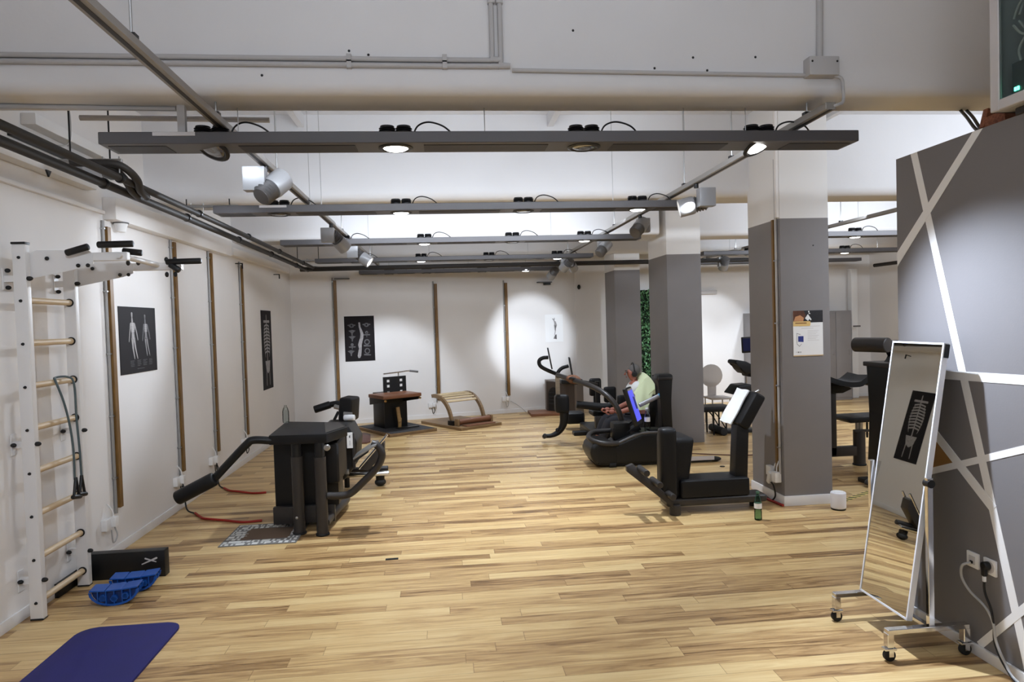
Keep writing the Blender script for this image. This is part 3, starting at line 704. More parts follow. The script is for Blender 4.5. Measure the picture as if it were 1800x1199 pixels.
def art_spine(P, t):
    cl = [(.50, .86), (.51, .76), (.55, .68), (.58, .60), (.57, .52), (.53, .44), (.50, .36), (.51, .28), (.49, .20), (.47, .12), (.46, .07)]
    wd = [.028, .03, .04, .05, .055, .06, .062, .045, .055, .06, .03]
    flat(P, t, 'spine_figure', [[(x - w_, y) for (x, y), w_ in zip(cl, wd)] + [(x + w_, y) for (x, y), w_ in zip(cl[::-1], wd[::-1])]], PRINTG)
    A = []
    for cx, cy, k in ((.24, .79, 0), (.74, .80, 0), (.25, .65, 1), (.74, .60, 2), (.25, .52, 1), (.74, .42, 3), (.24, .34, 2), (.74, .22, 3), (.20, .20, 1)):
        if k == 0: A += [ring2((cx, cy), .085, .045), limb((cx - .12, cy + .01), (cx + .12, cy + .01), .014, .014)]
        elif k == 1: A += [[(cx - .12, cy + .03), (cx, cy + .05), (cx + .12, cy + .03), (cx + .03, cy - .02), (cx + .015, cy - .08), (cx - .015, cy - .08), (cx - .03, cy - .02)]]
        elif k == 2: A += [ring2((cx, cy + .03), .05, .035), limb((cx - .10, cy - .02), (cx + .10, cy - .02), .013, .013), limb((cx, cy), (cx, cy - .07), .016, .008)]
        else: A += [ring2((cx, cy), .095, .065), limb((cx - .10, cy - .08), (cx + .11, cy - .09), .018, .012)]
    f = flat(P, t, 'vertebra_figures', A, PRINTD)
    H_ = [ring2((.24, .79), .03, .022), ring2((.74, .80), .03, .02), ring2((.74, .42), .06, .04), ring2((.74, .22), .06, .042), ring2((.74, .62), .02, .015)]
    flat(P, f, 'vertebra_openings', H_, POSTERB, 0.0014)
poster('anatomy_poster', 'black spine poster with vertebrae on the back wall', bw(0.945, 1.185), BDIR, Vector((0, 0, 1)), BNRM, 0.555, 0.855, art_spine)
def art_fig(P, t):
    A = [limb((.52, .86), (.50, .78), .018, .03), limb((.43, .84), (.50, .78), .02, .02), [(.48, .78), (.60, .74), (.66, .60), (.60, .50), (.54, .56)], limb((.54, .60), (.56, .42), .05, .03), limb((.56, .40), (.52, .26), .02, .015), [(.50, .22), (.62, .28), (.63, .10), (.44, .12)]]
    flat(P, t, 'printed_figure', A, PRINTG)
    flat(P, t, 'dark_shading', [[(.55, .26), (.62, .28), (.63, .11), (.50, .13)], limb((.57, .58), (.57, .46), .03, .02)], PRINTD, 0.0012)
poster('white_poster', 'white poster with small grey figure in the bright light pool on the back wall', bw(4.95, 1.40), BDIR, Vector((0, 0, 1)), BNRM, 0.39, 0.57, art_fig, mat_=PAPERW)

# ------------------------------------------------------------------ wall bars
t = thing('wall_bars', 'white steel wall bars with beech rungs and pull-up bar on the left wall', 'wall bars', (-2.69, 5.03, 0))
YA, YZ = 4.70, 5.275
X0, X1 = -2.735, -2.655
for y in (YA, YZ):
    u = G().box(X0, X1, y - 0.025, y + 0.025, 0.0, 2.44 if y == YA else 2.40, 0.004).build('upright', WHITEM, t)
    G().box(X0 - 0.003, X1 + 0.003, y - 0.03, y + 0.03, 2.44 if y == YA else 2.40, 2.455 if y == YA else 2.41, 0.003).build('end_cap', BLACKP, u)
    G().box(X0, X1, y - 0.028, y + 0.028, 0.0, 0.012, 0.003).build('rubber_foot', RUBBER, u)
zr = [2.36, 2.082, 1.804, 1.525, 1.247, 0.965, 0.684, 0.400, 0.118]
for z in zr:
    r_ = G().cyl((-2.695, YA + 0.02, z), (-2.695, YZ - 0.02, z), 0.021, seg=20).build('rung', BEECH, t)
    G().lathe([(0.029, -0.006), (0.029, 0.006)], (-2.695, YZ - 0.027, z), 20, (0, 1, 0)).build('rung_collar', BLACKP, r_)
    G().lathe([(0.011, -0.004), (0.008, 0.006)], (-2.695, YA - 0.027, z - 0.005), 14, (0, -1, 0)).build('bolt_cap', BLACKP, r_)
for z in (2.22, 1.22 if False else 1.15, 0.26):
    for y in (YA, YZ):
        b_ = G().box(XL, X0, y - 0.02, y + 0.02, z - 0.02, z + 0.02).box(XL, XL + 0.008, y - 0.03, y + 0.03, z - 0.07, z + 0.07, 0.002, 1).build('wall_bracket', WHITEM, t)
        for dz in ((-0.055, 0.055) if z > 2 else (0.0,)):
            G().ell((XL + 0.02, y - 0.03 if z < 2 else y, z + dz), (0.018, 0.014, 0.014)).build('bolt_cap', BLACKP, b_)
        G().ell((X1 + 0.012, y - 0.012, z + 0.0), (0.022, 0.015, 0.015)).build('bolt_cap', BLACKP, b_)
# pull-up bar: two arms with a cross tube and grips
for y, z in ((YA + 0.03, 2.33), (YZ + 0.03, 2.31)):
    a = G().prism([(X0, y, z + 0.03), (X0 + 0.12, y, z + 0.075), (-2.30, y, z + 0.072), (-2.27, y, z + 0.045), (-2.27, y, z - 0.02), (-2.34, y, z - 0.045), (X0 + 0.02, y, z - 0.12)], (0, 0.006, 0)).build('bar_plate', WHITEM, t)
    G().box(-2.62, -2.06 if y < 5 else -1.93, y + 0.004, y + 0.05, z + 0.0, z + 0.055, 0.003, 1).build('bar_arm', WHITEM, a)
    for x in (-2.55, -2.36, -2.30): G().ell((x, y - 0.008, z + (0.02 if x < -2.4 else -0.03)), (0.013, 0.012, 0.013)).build('bolt_cap', BLACKP, a)
G().cyl((-2.10, YA - 0.0, 2.36), (-2.10, YZ + 0.28, 2.345), 0.019, seg=16).build('cross_bar', WHITEM, t)
gy = [((-2.14, YA - 0.03, 2.365), (-2.42, YA - 0.10, 2.33)), ((-2.28, YA + 0.02, 2.435), (-2.05, YA + 0.06, 2.44)), ((-2.0, YZ - 0.10, 2.37), (-1.72, YZ - 0.14, 2.37)), ((-2.0, YZ + 0.05, 2.33), (-1.92, YZ + 0.12, 2.24)), ((-2.26, YA + 0.10, 2.41), (-2.12, YA + 0.15, 2.39))]
for a_, b_ in ((( -2.40, 4.66, 2.375), (-2.26, 4.66, 2.415)), ((-2.205, 4.66, 2.425), (-1.985, 4.66, 2.427)), ((-2.01, 5.24, 2.362), (-1.76, 5.24, 2.365)), ((-1.985, 5.24, 2.345), (-1.915, 5.24, 2.295)), ((-2.16, 4.90, 2.41), (-2.04, 4.92, 2.395))):
    G().cyl(a_, b_, 0.022, seg=16, bev=0.008).build('foam_grip', BLACKP, t)
for x in (-2.27, -2.20): G().ell((x, 5.23, 2.36), (0.014, 0.014, 0.02)).build('bolt_cap', BLACKP, t)
for x in (-2.03, -1.97):
    for z in (2.385, 2.275): G().ell((x, 5.30, z), (0.014, 0.014, 0.02)).build('bolt_cap', BLACKP, t)
# resistance tube hung over a rung
t = thing('resistance_tube', 'grey-green resistance tube with black handles hanging over a rung of the wall bars', 'resistance band', (-2.63, 5.13, 0.75))
G().tube([(-2.62, 5.06, 0.83), (-2.62, 5.06, 1.05), (-2.63, 5.04, 1.25), (-2.64, 5.00, 1.40), (-2.665, 4.97, 1.53), (-2.695, 5.02, 1.556), (-2.655, 5.10, 1.553), (-2.63, 5.13, 1.50), (-2.625, 5.13, 1.25), (-2.615, 5.13, 1.05), (-2.61, 5.13, 0.83)], 0.0075, 10).build('tube', TEALR, t)
for y in (5.055, 5.13):
    h = G().tube([(-2.61, y, 0.845), (-2.61, y - 0.035, 0.72), (-2.61, y + 0.035, 0.70), (-2.61, y, 0.845)], 0.010, 10, curve=False).build('strap', BLACKP, t)
    G().cyl((-2.61, y - 0.05, 0.72), (-2.61, y + 0.05, 0.70), 0.016, seg=14, bev=0.005).build('handle_grip', BLACKP, t)

# ------------------------------------------------------------------ small things on the floor at the left
t = thing('balance_box', 'black foam balance box with white cross mark behind the blue rockers', 'box', (-2.45, 5.42, 0))
G().box(-2.72, -2.16, 5.36, 5.44, 0.0, 0.20, 0.004).build('block', BLACKP, t)
f = lambda u, v, l=0.0: Vector((-2.27 + u, 5.36 - l - 0.001, 0.125 + v))
flat(f, t, 'cross_mark', [limb((-.055, -.022), (.05, .02), .004, .007), limb((-.03, .02), (.045, -.008), .006, .004)], PRINTL)
tag(G().box(-2.785, -2.76, 5.05, 5.34, 0.0, 0.10).box(-2.785, -2.70, 5.30, 5.34, 0, 0.10).build('black_board', BLACKP), 'black board lying against the skirting under the wall bars', 'board')

def rocker(cx, cy, ang, label):
    t = thing('rocker_board', label, 'balance board', (cx, cy, 0), 'blue rocker boards', ang)
    # built in local coordinates: x across (rocking direction), y along
    L_, W_, Hh = 0.30, 0.135, 0.100
    for k, u0 in enumerate((-0.15, -0.048, 0.054)):
        u1 = u0 + 0.094
        zz = lambda u: Hh + 0.012 + 0.35 * u * u
        G().prism([(u0, -W_ / 2, zz(u0)), (u1, -W_ / 2, zz(u1)), (u1, -W_ / 2, zz(u1) - 0.010), (u0, -W_ / 2, zz(u0) - 0.010)], (0, W_, 0), 0.002, 1).build('tread_pad', BLUEP, t, local=True)
    for y in (-W_ / 2 + 0.004, -0.006, W_ / 2 - 0.012):
        arc = [(0.155 * math.sin(a), y, Hh + 0.004 - (Hh + 0.003) * math.cos(a) ** 1.0 * 1.0) for a in [(-90 + i * 15) * math.pi / 180 for i in range(13)]]
        inner = [(0.138 * math.sin(a), y, Hh + 0.002 - (Hh - 0.012) * math.cos(a)) for a in [(90 - i * 15) * math.pi / 180 for i in range(13)]]
        G().prism(arc + inner, (0, 0.008, 0)).build('rocker_rib', BLUEP, t, local=True)
    g = G()
    for u in (-0.10, -0.05, 0.0, 0.05, 0.10):
        zb = Hh - Hh * math.sqrt(max(0, 1 - (u / 0.155) ** 2)) + 0.004
        g.box(u - 0.003, u + 0.003, -W_ / 2 + 0.006, W_ / 2 - 0.006, zb, Hh + 0.008)
    for u, z in ((-0.07, 0.06), (0.0, 0.05), (0.07, 0.06)): g.lathe([(0.024, -W_ / 2 + 0.002), (0.024, W_ / 2 - 0.002), (0.019, W_ / 2 - 0.002), (0.019, -W_ / 2 + 0.002)], (u, 0, z), 6, (0, 1, 0))
    g.build('honeycomb_web', BLUEP, t, local=True)
    half = [(0.140 * math.sin(a), -W_ / 2 + 0.022, Hh + 0.004 - (Hh - 0.006) * math.cos(a)) for a in [(-88 + i * 16) * math.pi / 180 for i in range(12)]]
    G().prism(half, (0, W_ - 0.05, 0)).build('painted_shade_core', mat('recess_shade_blue', (8, 44, 100), 0.5), t, local=True)  # closes the see-through gaps; darker blue paints in the shade of the recess
    return t
rocker(-2.30, 4.90, R(8), 'blue plastic rocker board nearest the camera, honeycomb underside showing')
rocker(-2.27, 5.12, R(8), 'blue plastic rocker board behind the other, against the black box')

# blue mat
pts = []
for (cx, cy, a0) in ((-1.80, 4.37, 0), (-2.21, 4.37, 90), (-2.21, 2.75, 180), (-1.80, 2.75, 270)):
    for i in range(7):
        a = R(a0 + 15 * i); pts.append((cx + 0.10 * math.cos(a), cy + 0.10 * math.sin(a), 0))
o = G().prism(pts, (0, 0, 0.014), 0.004).build('exercise_mat', NAVY)
tag(o, 'navy blue exercise mat with rounded corners on the floor in the foreground', 'mat')

# ================================================================== LEFT GROUP OF MACHINES
t = thing('leg_curl_bench', 'large black padded training bench with roller arm reaching to the left wall', 'exercise machine', (-1.3, 6.5, 0))
top = G().prism([(-1.57, 6.17, 0.825), (-1.06, 6.13, 0.825), (-0.93, 6.48, 0.825), (-1.03, 6.84, 0.825), (-1.62, 7.07, 0.825)], (0, 0, 0.085), 0.012).build('bench_pad', BLACKV, t)
G().prism([(-1.075, 6.16, 0.911), (-0.955, 6.48, 0.911), (-1.05, 6.80, 0.911), (-1.20, 6.84, 0.911)], (0, 0, 0.006), 0.002, 1).build('painted_sheen_strip', DGREY, t)  # lighter strip paints in the sheen along this side of the pad
G().box(-1.61, -1.22, 6.48, 6.98, 0.05, 0.83, 0.012).build('weight_housing', BLACKM, t)
G().box(-1.16, -0.99, 6.30, 6.80, 0.42, 0.80, 0.04, 3).build('side_pad', BLACKV, t)
G().box(-1.20, -1.02, 6.42, 6.70, 0.20, 0.825, 0.01).build('rear_support', BLACKM, t)
G().box(-1.615, -1.06, 6.40, 6.46, 0.05, 0.21, 0.008).build('lower_cross_plate', DGREY, t)
for x, y, z0 in ((-1.135, 6.175, 0.0), (-1.35, 6.25, 0.0)):
    p = G().cyl((x, y, 0.012), (x, y, 0.70), 0.052, seg=24).build('post', DGREY, t)
    G().cyl((x, y, 0.70), (x, y, 0.83), 0.046, seg=24).build('post_sleeve', BLACKP, p)
    G().cyl((x, y, 0.0), (x, y, 0.02), 0.060, seg=24, bev=0.005).build('foot_cap', RUBBER, p)
G().ell((-1.36, 6.195, 0.16), (0.013, 0.008, 0.013)).build('bolt', STEEL, t)
G().cyl((-1.06, 6.135, 0.79), (-1.06, 6.10, 0.79), 0.028, seg=18, bev=0.006).build('pivot_cap', STEEL, t)
G().tube([(-1.12, 6.2, 0.10), (-1.10, 6.5, 0.10), (-1.05, 7.0, 0.10), (-1.1, 7.25, 0.06)], 0.045, 14).build('base_tube', DGREY, t)
arm = G().tube([(-1.55, 6.2, 0.86), (-1.70, 6.18, 0.875), (-1.76, 6.17, 0.84), (-1.92, 6.17, 0.68), (-2.08, 6.17, 0.515)], 0.035, 14).build('roller_arm', BLACKM, t)
G().cyl((-2.03, 6.15, 0.56), (-2.36, 6.15, 0.40), 0.062, seg=24, bev=0.02).build('roller_pad', BLACKV, arm)
ft = G().tube([(-1.08, 6.17, 0.35), (-0.98, 6.17, 0.345), (-0.88, 6.17, 0.36), (-0.76, 6.17, 0.46), (-0.64, 6.17, 0.58), (-0.59, 6.17, 0.69), (-0.625, 6.17, 0.775), (-0.68, 6.17, 0.80)], 0.033, 16).build('foot_arm', DGREY, t)
G().prism([(-0.835, 6.08, 0.69), (-0.67, 6.08, 0.795), (-0.63, 6.08, 0.80), (-0.63, 6.08, 0.785), (-0.67, 6.08, 0.772), (-0.83, 6.08, 0.672)], (0, 0.26, 0), 0.004).build('foot_plate', STEEL, ft)
G().prism([(-0.83, 6.075, 0.672), (-0.70, 6.075, 0.752), (-0.70, 6.075, 0.735), (-0.82, 6.075, 0.655)], (0, 0.27, 0), 0.003).build('plate_pad', RUBBER, ft)
tag(G().lathe([(0.030, 0), (0.032, 0.02), (0.032, 0.11), (0.024, 0.14), (0.012, 0.165), (0.012, 0.175)], (-1.60, 6.98, 0.91), 18).build('drinking_bottle', GLASS), 'clear bottle standing on the far left corner of the black bench', 'bottle')

t = thing('seat_trainer', 'black machine with upright backrest pad and arm roller, behind the padded bench', 'exercise machine', (-1.1, 7.95, 0))
bp_ = G().obox((-1.105, 7.9, 0.915), (0.155, 0.28, 0.27), (0, R(5), R(-12)), 0.035, 3).build('backrest_pad', BLACKV, t)
G().box(-1.22, -1.08, 7.86, 7.98, 0.30, 0.90, 0.01).build('backrest_post', BLACKM, t)
G().obox((-1.10, 7.74, 0.855), (0.10, 0.02, 0.08), (0, R(5), R(-12)), 0.004).build('label_plate', STEEL, t)
a = G().tube([(-1.20, 7.95, 0.90), (-1.22, 7.95, 0.965), (-1.27, 7.95, 0.97), (-1.36, 7.95, 0.955)], 0.034, 14).build('arm_tube', BLACKM, t)
G().cyl((-1.32, 7.95, 0.965), (-1.50, 7.92, 0.915), 0.043, seg=20, bev=0.012).build('roller_pad', BLACKV, a)
G().cyl((-1.27, 7.90, 0.945), (-1.06, 7.85, 0.895), 0.026, seg=16, bev=0.006).build('steel_arm', STEEL, t)
G().obox((-1.30, 7.92, 0.75), (0.03, 0.05, 0.30), (0, R(28), 0), 0.006).build('brace', BLACKM, t)
hs = G().prism([(-1.33, 7.35, 0.20), (-1.10, 7.35, 0.22), (-0.99, 7.35, 0.36), (-0.96, 7.35, 0.62), (-1.05, 7.35, 0.80), (-1.33, 7.35, 0.80)], (0, 0.55, 0), 0.03, 3).build('housing', BLACKM, t)
for x0 in (-1.10, -1.01): G().box(x0, x0 + 0.03, 7.325, 7.345, 0.34, 0.72, 0.004).build('housing_rib', DGREY, hs)
G().box(-1.06, -1.0, 7.31, 7.322, 0.565, 0.73, 0.001, 1).build('instruction_card', PAPERW, hs)
flat(lambda u, v, l=0.0: Vector((-1.06 + 0.06 * u, 7.3095 - l, 0.565 + 0.165 * v)), hs, 'card_print', [[(.42, .66), (.62, .66), (.62, .84), (.42, .80)]] + [[(.45, .2 + i * .08), (.6, .2 + i * .08), (.6, .23 + i * .08), (.45, .23 + i * .08)] for i in range(4)], PRINTD)
G().box(-1.09, -1.05, 7.30, 7.335, 0.29, 0.34, 0.006).build('steel_foot', STEEL, hs)
G().cyl((-1.22, 7.5, 0.0), (-1.22, 7.5, 0.24), 0.05, seg=18).build('base_post', BLACKM, t)
for dy, z, x0, x1, m_ in ((0.05, 0.19, -1.37, -0.70, DGREY), (-0.06, 0.155, -1.20, -0.68, CHROME)):
    G().cyl((x0, 7.95 + dy, z), (x1, 7.95 + dy, z), 0.03, seg=18, bev=0.004).build('rail_tube', m_, t)
G().cyl((-0.79, 7.95, 0.03), (-0.79, 7.95, 0.17), 0.05, seg=18).build('rail_foot', BLACKM, t)
G().ell((-0.79, 7.95, 0.045), (0.065, 0.065, 0.045)).build('foot_ball', RUBBER, t)
G().cyl((-1.17, 7.97, 0.0), (-1.17, 7.97, 0.17), 0.03, seg=14).build('rail_foot', BLACKM, t)
pl = G().prism([(-1.02, 7.90, 0.21), (-0.755, 7.90, 0.52), (-0.725, 7.90, 0.50), (-0.73, 7.90, 0.38), (-0.92, 7.90, 0.19)], (0, 0.14, 0), 0.005).build('foot_board', DGREY, t)
for dy in (0.0, 0.14): G().cyl((-1.02, 7.90 + dy, 0.22), (-0.70, 7.90 + dy, 0.575), 0.014, seg=12).build('chrome_edge', CHROME, pl)
tag(G().cyl((-1.14, 7.72, 0.835), (-1.02, 7.70, 0.835), 0.034, seg=18, bev=0.012).build('towel_roll', TOWELW), 'small white roll lying on the black machine under the backrest pad', 'towel')

# patterned doormat: rows of white letter like blocks on grey
t = thing('patterned_rug', 'grey rug with white block pattern under the black bench', 'rug', (-1.66, 6.35, 0))
ru = G().box(-1.98, -1.33, 5.99, 6.62, 0.0, 0.006).build('rug_base', mat('grey_rug', (120, 118, 116), 0.9, bump=0.4, bscale=300), t)
G().box(-1.84, -1.43, 6.14, 6.47, 0.0055, 0.0068).build('brown_centre', mat('brown_rug_centre', (104, 84, 68), 0.9, bump=0.4, bscale=300), t)
rr = random.Random(3); g = G()
for iy in range(9):
    y0 = 6.005 + iy * 0.068; x = -1.965
    while x < -1.36:
        wd_ = rr.choice((0.012, 0.02, 0.03)); hh = rr.choice((0.05, 0.052, 0.03)); oy = 0 if hh > 0.04 else rr.choice((0, 0.022))
        if 2 <= iy <= 6 and -1.84 < x < -1.45:
            x += 0.03; continue
        x1 = min(x + wd_, -1.345); g.box(x, x1, y0 + oy, y0 + oy + hh, 0.0055, 0.0072)
        if rr.random() < 0.5 and x + 0.06 < -1.35: g.box(x, x + 0.05, y0 + rr.choice((0, 0.02, 0.04)), y0 + 0.052, 0.0055, 0.0070)
        x += wd_ + rr.choice((0.012, 0.02, 0.03))
g.build('white_pattern', mat('white_rug_print', (206, 206, 202), 0.9), t)
def wall_cable(name, label, pts_b, pts_r):
    t = thing(name, label, 'cable', tuple(pts_b[-1]), 'red wrapped cables on the floor')
    G().tube(pts_b, 0.008, 10).build('black_lead', BLACKP, t)
    G().tube(pts_r, 0.012, 10).build('red_sleeve', RED, t)
wall_cable('floor_cable', 'red wrapped cable on the floor between the nearer wall socket and the rug', [(-2.74, 7.31, 0.26), (-2.70, 7.25, 0.14), (-2.66, 7.2, 0.03), (-2.545, 7.113, 0.010)], [(-2.56, 7.13, 0.013), (-2.46, 6.98, 0.013), (-2.391, 6.901, 0.013), (-2.171, 6.798, 0.013), (-1.974, 6.70, 0.013), (-1.80, 6.72, 0.013)])
wall_cable('floor_cable', 'red wrapped cable on the floor farther back along the left wall', [(-2.74, 8.37, 0.26), (-2.74, 8.40, 0.12), (-2.70, 8.32, 0.02), (-2.60, 8.19, 0.010)], [(-2.61, 8.20, 0.013), (-2.50, 8.05, 0.013), (-2.381, 7.983, 0.013), (-2.192, 7.864, 0.013), (-2.05, 7.87, 0.013)])
g = G().prism([(-1.70, 11.75, 0), (-1.62, 11.85, 0), (-1.42, 11.85, 0), (-1.30, 11.70, 0), (-1.22, 10.95, 0), (-1.27, 10.85, 0), (-1.55, 10.84, 0), (-1.63, 10.92, 0)], (0, 0, 0.02), 0.005)
tag(g.build('brown_mat', REDBR), 'red-brown rounded mat lying on the floor behind the black machines', 'mat')

# ------------------------------------------------------------------ wooden stretching stations by the back wall (local coordinates, front = -y)
t = thing('stretch_station', 'black stretching station with tan leather table top on a dark platform', 'exercise machine', (-0.90, 12.15, 0), rotz=R(32))
pf = G().box(-0.46, 0.44, -0.66, 0.66, 0.0, 0.05, 0.004).build('platform', OAKDK, t, local=True)
G().box(-0.43, 0.41, -0.63, 0.60, 0.05, 0.056).build('rubber_top', mat('anthracite_rubber', (58, 58, 60), 0.8, bump=0.2, bscale=400), pf, local=True)
G().box(-0.24, 0.20, -0.03, 0.38, 0.056, 0.66, 0.006).build('body', BLACKM, t, local=True)
bpz = G()
y0, y1 = -0.055, -0.03
slots = [(0.41, 0.455), (0.66, 0.70), (0.765, 0.81), (0.855, 0.90)]
xs_ = (-0.24, -0.175, -0.115, 0.075, 0.135, 0.20)
bpz.box(-0.24, 0.20, y0, y1, 0.056, 0.60)
for a_, b_ in ((xs_[0], xs_[1]), (xs_[2], xs_[3]), (xs_[4], xs_[5])): bpz.box(a_, b_, y0, y1, 0.60, 0.95)
zz_ = [0.60, 0.66, 0.70, 0.765, 0.81, 0.855, 0.90, 0.95]
for i in range(0, len(zz_), 2):
    for a_, b_ in ((xs_[1], xs_[2]), (xs_[3], xs_[4])): bpz.box(a_, b_, y0, y1, zz_[i], zz_[i + 1])
bpz.build('slotted_back_plate', BLACKM, t, local=True)
tb = G().box(-0.54, 0.18, -0.62, -0.06, 0.625, 0.685, 0.012).build('leather_table', LEATHER, t, local=True)
for x in (-0.52, 0.13):
    G().prism([(x, -0.60, 0.622), (x, -0.06, 0.622), (x, -0.06, 0.50), (x, -0.55, 0.57)], (0.03, 0, 0), 0.003).build('table_bracket', BLACKM, tb, local=True)
    G().cyl((x + 0.015, -0.61, 0.60), (x + 0.015, -0.635, 0.60), 0.018, seg=12).build('brass_knob', mat('brass', (190, 150, 90), 0.3, 0.9), tb, local=True)
G().obox((-0.03, -0.17, 0.29), (0.06, 0.03, 0.26), (R(-12), 0, R(4)), 0.004).obox((-0.01, -0.16, 0.13), (0.055, 0.03, 0.20), (R(8), 0, R(-3)), 0.004).build('wooden_strut', wood_mat('pale_pine', (170, 134, 84), (192, 156, 104), 0.5), t, local=True)
G().box(-0.10, 0.30, -0.30, -0.18, 0.056, 0.07, 0.004).build('foot_pad', BLACKP, t, local=True)
G().cyl((0.06, -0.04, 0.94), (0.06, -0.04, 1.015), 0.010, seg=12).build('handle_stem', STEEL, t, local=True)
hb = G().tube([(-0.24, -0.06, 1.01), (0.06, -0.06, 1.02), (0.26, -0.06, 1.03), (0.40, -0.10, 1.01)], 0.012, 12).build('handle_bar', CHROME, t, local=True)
G().cyl((0.27, -0.065, 1.03), (0.42, -0.11, 1.005), 0.018, seg=14, bev=0.004).build('handle_grip', SPOTF, hb, local=True)

t = thing('slatted_barrel', 'low wooden barrel with light slats between curved rails on a board', 'exercise apparatus', (0.245, 12.48, 0), rotz=R(33))
pf = G().box(-0.44, 0.44, -0.66, 0.66, 0.0, 0.05, 0.004).build('base_board', OAKDK, t, local=True)
def arcpt(a, r_): return (-0.33 + 0.0, 0.38 - r_ * math.sin(a), 0.0 + r_ * math.cos(a))
for x in (-0.37, 0.33):
    pts = []
    for r_, rng in ((0.54, range(0, 11)), (0.475, range(10, -1, -1))):
        for i in rng:
            a = R(-14 + i * 10.2); pts.append((x, 0.26 - r_ * math.sin(a), max(0.052, 0.03 + r_ * math.cos(a))))
    G().prism(pts, (0.045, 0, 0), 0.006).build('curved_rail', OAKDK, t, local=True)
    G().box(x - 0.03, x + 0.075, -0.34, -0.18, 0.05, 0.13, 0.008).build('rail_block', BLACKM, t, local=True)
for i in range(6):
    a = R(-8 + i * 9.0); r_ = 0.525
    G().obox((-0.018, 0.26 - r_ * math.sin(a), 0.03 + r_ * math.cos(a)), (0.68, 0.05, 0.02), (a, 0, 0), 0.005).build('slat', OAKLT, t, local=True)
G().cyl((-0.33, -0.42, 0.115), (0.36, -0.42, 0.115), 0.052, seg=24, bev=0.008).build('leather_roller', LEATHER, t, local=True)
for x in (-0.36, 0.365): G().box(x - 0.02, x + 0.02, -0.48, -0.36, 0.05, 0.175, 0.008).build('roller_bracket', OAKDK, t, local=True)
G().box(-0.30, 0.32, -0.64, -0.48, 0.05, 0.068, 0.006).build('leather_pad', LEATHER, t, local=True)

# low brown platform and the grey-brown cabinet station in the back corner
t = thing('arch_station', 'dark brown station with round black recess and low platform in the back right corner', 'exercise machine', (2.2, 13.4, 0))
G().box(1.62, 2.40, 13.02, 13.62, 0.0, 0.055, 0.006).build('low_platform', wood_mat('red_brown_board', (112, 72, 48), (134, 90, 62), 0.45), t)
cb = G().prism([(1.99, 13.66, 0.06), (1.99, 13.46, 0.06), (2.50, 12.92, 0.0), (2.66, 13.06, 0.0), (2.30, 13.66, 0.06)], (0, 0, 0.60), 0.01).build('cabinet', mat('grey_brown_panel', (104, 94, 86), 0.5, vary=0.06), t)
cn = Vector((-0.727, -0.687, 0)); cu = Vector((0.687, -0.727, 0))
c0 = Vector((2.12, 13.32, 0.30)) + cn * 0.003
G().prism([c0 + cu * u + Vector((0, 0, v)) for u, v in ((-0.18, -0.28), (0.50, -0.28), (0.50, 0.33), (-0.18, 0.33))], cn * 0.012).build('dark_front', mat('dark_brown_panel', (66, 56, 50), 0.5), t)
arch = [c0 + cn * 0.013 + cu * (0.02 + 0.15 * math.cos(a)) + Vector((0, 0, 0.06 + 0.17 * math.sin(a))) for a in [i * math.pi / 10 for i in range(11)]] + [c0 + cn * 0.013 + cu * (-0.13) + Vector((0, 0, -0.26)), c0 + cn * 0.013 + cu * 0.17 + Vector((0, 0, -0.26))]
ar = G().prism(arch, cn * 0.006).build('arched_recess', BLACKP, t)
for i in range(4):
    p = c0 + cn * 0.03 + cu * 0.0 + Vector((0, 0, -0.10 + i * 0.07)); G().cyl(p - cu * 0.10, p + cu * 0.14, 0.012, seg=10).build('black_rung', BLACKM, ar)
G().box(2.20, 2.62, 12.9, 13.1, 0.62, 0.70, 0.02).build('head_rest', BLACKV, t)

# ================================================================== RIGHT GROUP OF MACHINES
# front seat machine beside the nearest column
t = thing('seat_press', 'black seat machine with tilted back pad and slanted three-roller rack, left of the nearest column', 'exercise machine', (2.45, 6.3, 0))
G().box(2.01, 2.99, 6.14, 6.36, 0.075, 0.145, 0.028, 3).build('base_rail', DGREY, t)
G().cyl((2.09, 6.15, 0.0), (2.09, 6.15, 0.10), 0.052, seg=22, bev=0.008).build('front_foot', DGREY, t)
G().cyl((2.93, 6.30, 0.0), (2.93, 6.30, 0.10), 0.045, seg=22, bev=0.008).build('rear_foot', RUBBER, t)
ra = G().prism([(2.06, 6.10, 0.075), (2.06, 6.10, 0.15), (1.72, 6.22, 0.48), (1.66, 6.22, 0.46), (1.66, 6.22, 0.41)], (0, 0.06, 0), 0.008).build('roller_rack', DGREY, t)
for (x, z) in ((1.76, 0.405), (1.88, 0.29), (2.0, 0.175)): G().cyl((x + 0.02, 6.23, z + 0.035), (x + 0.02, 5.98, z + 0.035), 0.030, seg=18, bev=0.006).build('foot_roller', DGREY, ra)
def column_pad(x0, x1, y0, y1, z0, z1, taper, m, name, par, bev=0.045):
    a = G().prism([(x0, y0, z0), (x1, y0, z0), (x1 + taper, y0, z1), (x0 + abs(taper) * 0.1, y0, z1)], (0, y1 - y0, 0), bev, 4).build(name, m, par, angle=60); return a
column_pad(1.965, 2.125, 6.13, 6.27, 0.14, 0.815, 0.0, BLACKV, 'seat_front_pad', t, 0.055)
column_pad(2.06, 2.235, 6.20, 6.62, 0.14, 0.705, 0.085, BLACKV, 'seat_side_pad', t, 0.05)
G().box(2.15, 2.82, 6.14, 6.44, 0.145, 0.315, 0.025, 3).build('bench_seat', BLACKV, t)
G().prism([(2.69, 6.20, 0.14), (2.82, 6.20, 0.14), (2.85, 6.20, 0.80), (2.73, 6.20, 0.80)], (0, 0.14, 0), 0.015).build('back_post', BLACKM, t)
G().obox((2.875, 6.30, 0.935), (0.12, 0.25, 0.36), (0, R(31), 0), 0.035, 3).build('back_pad', BLACKV, t)
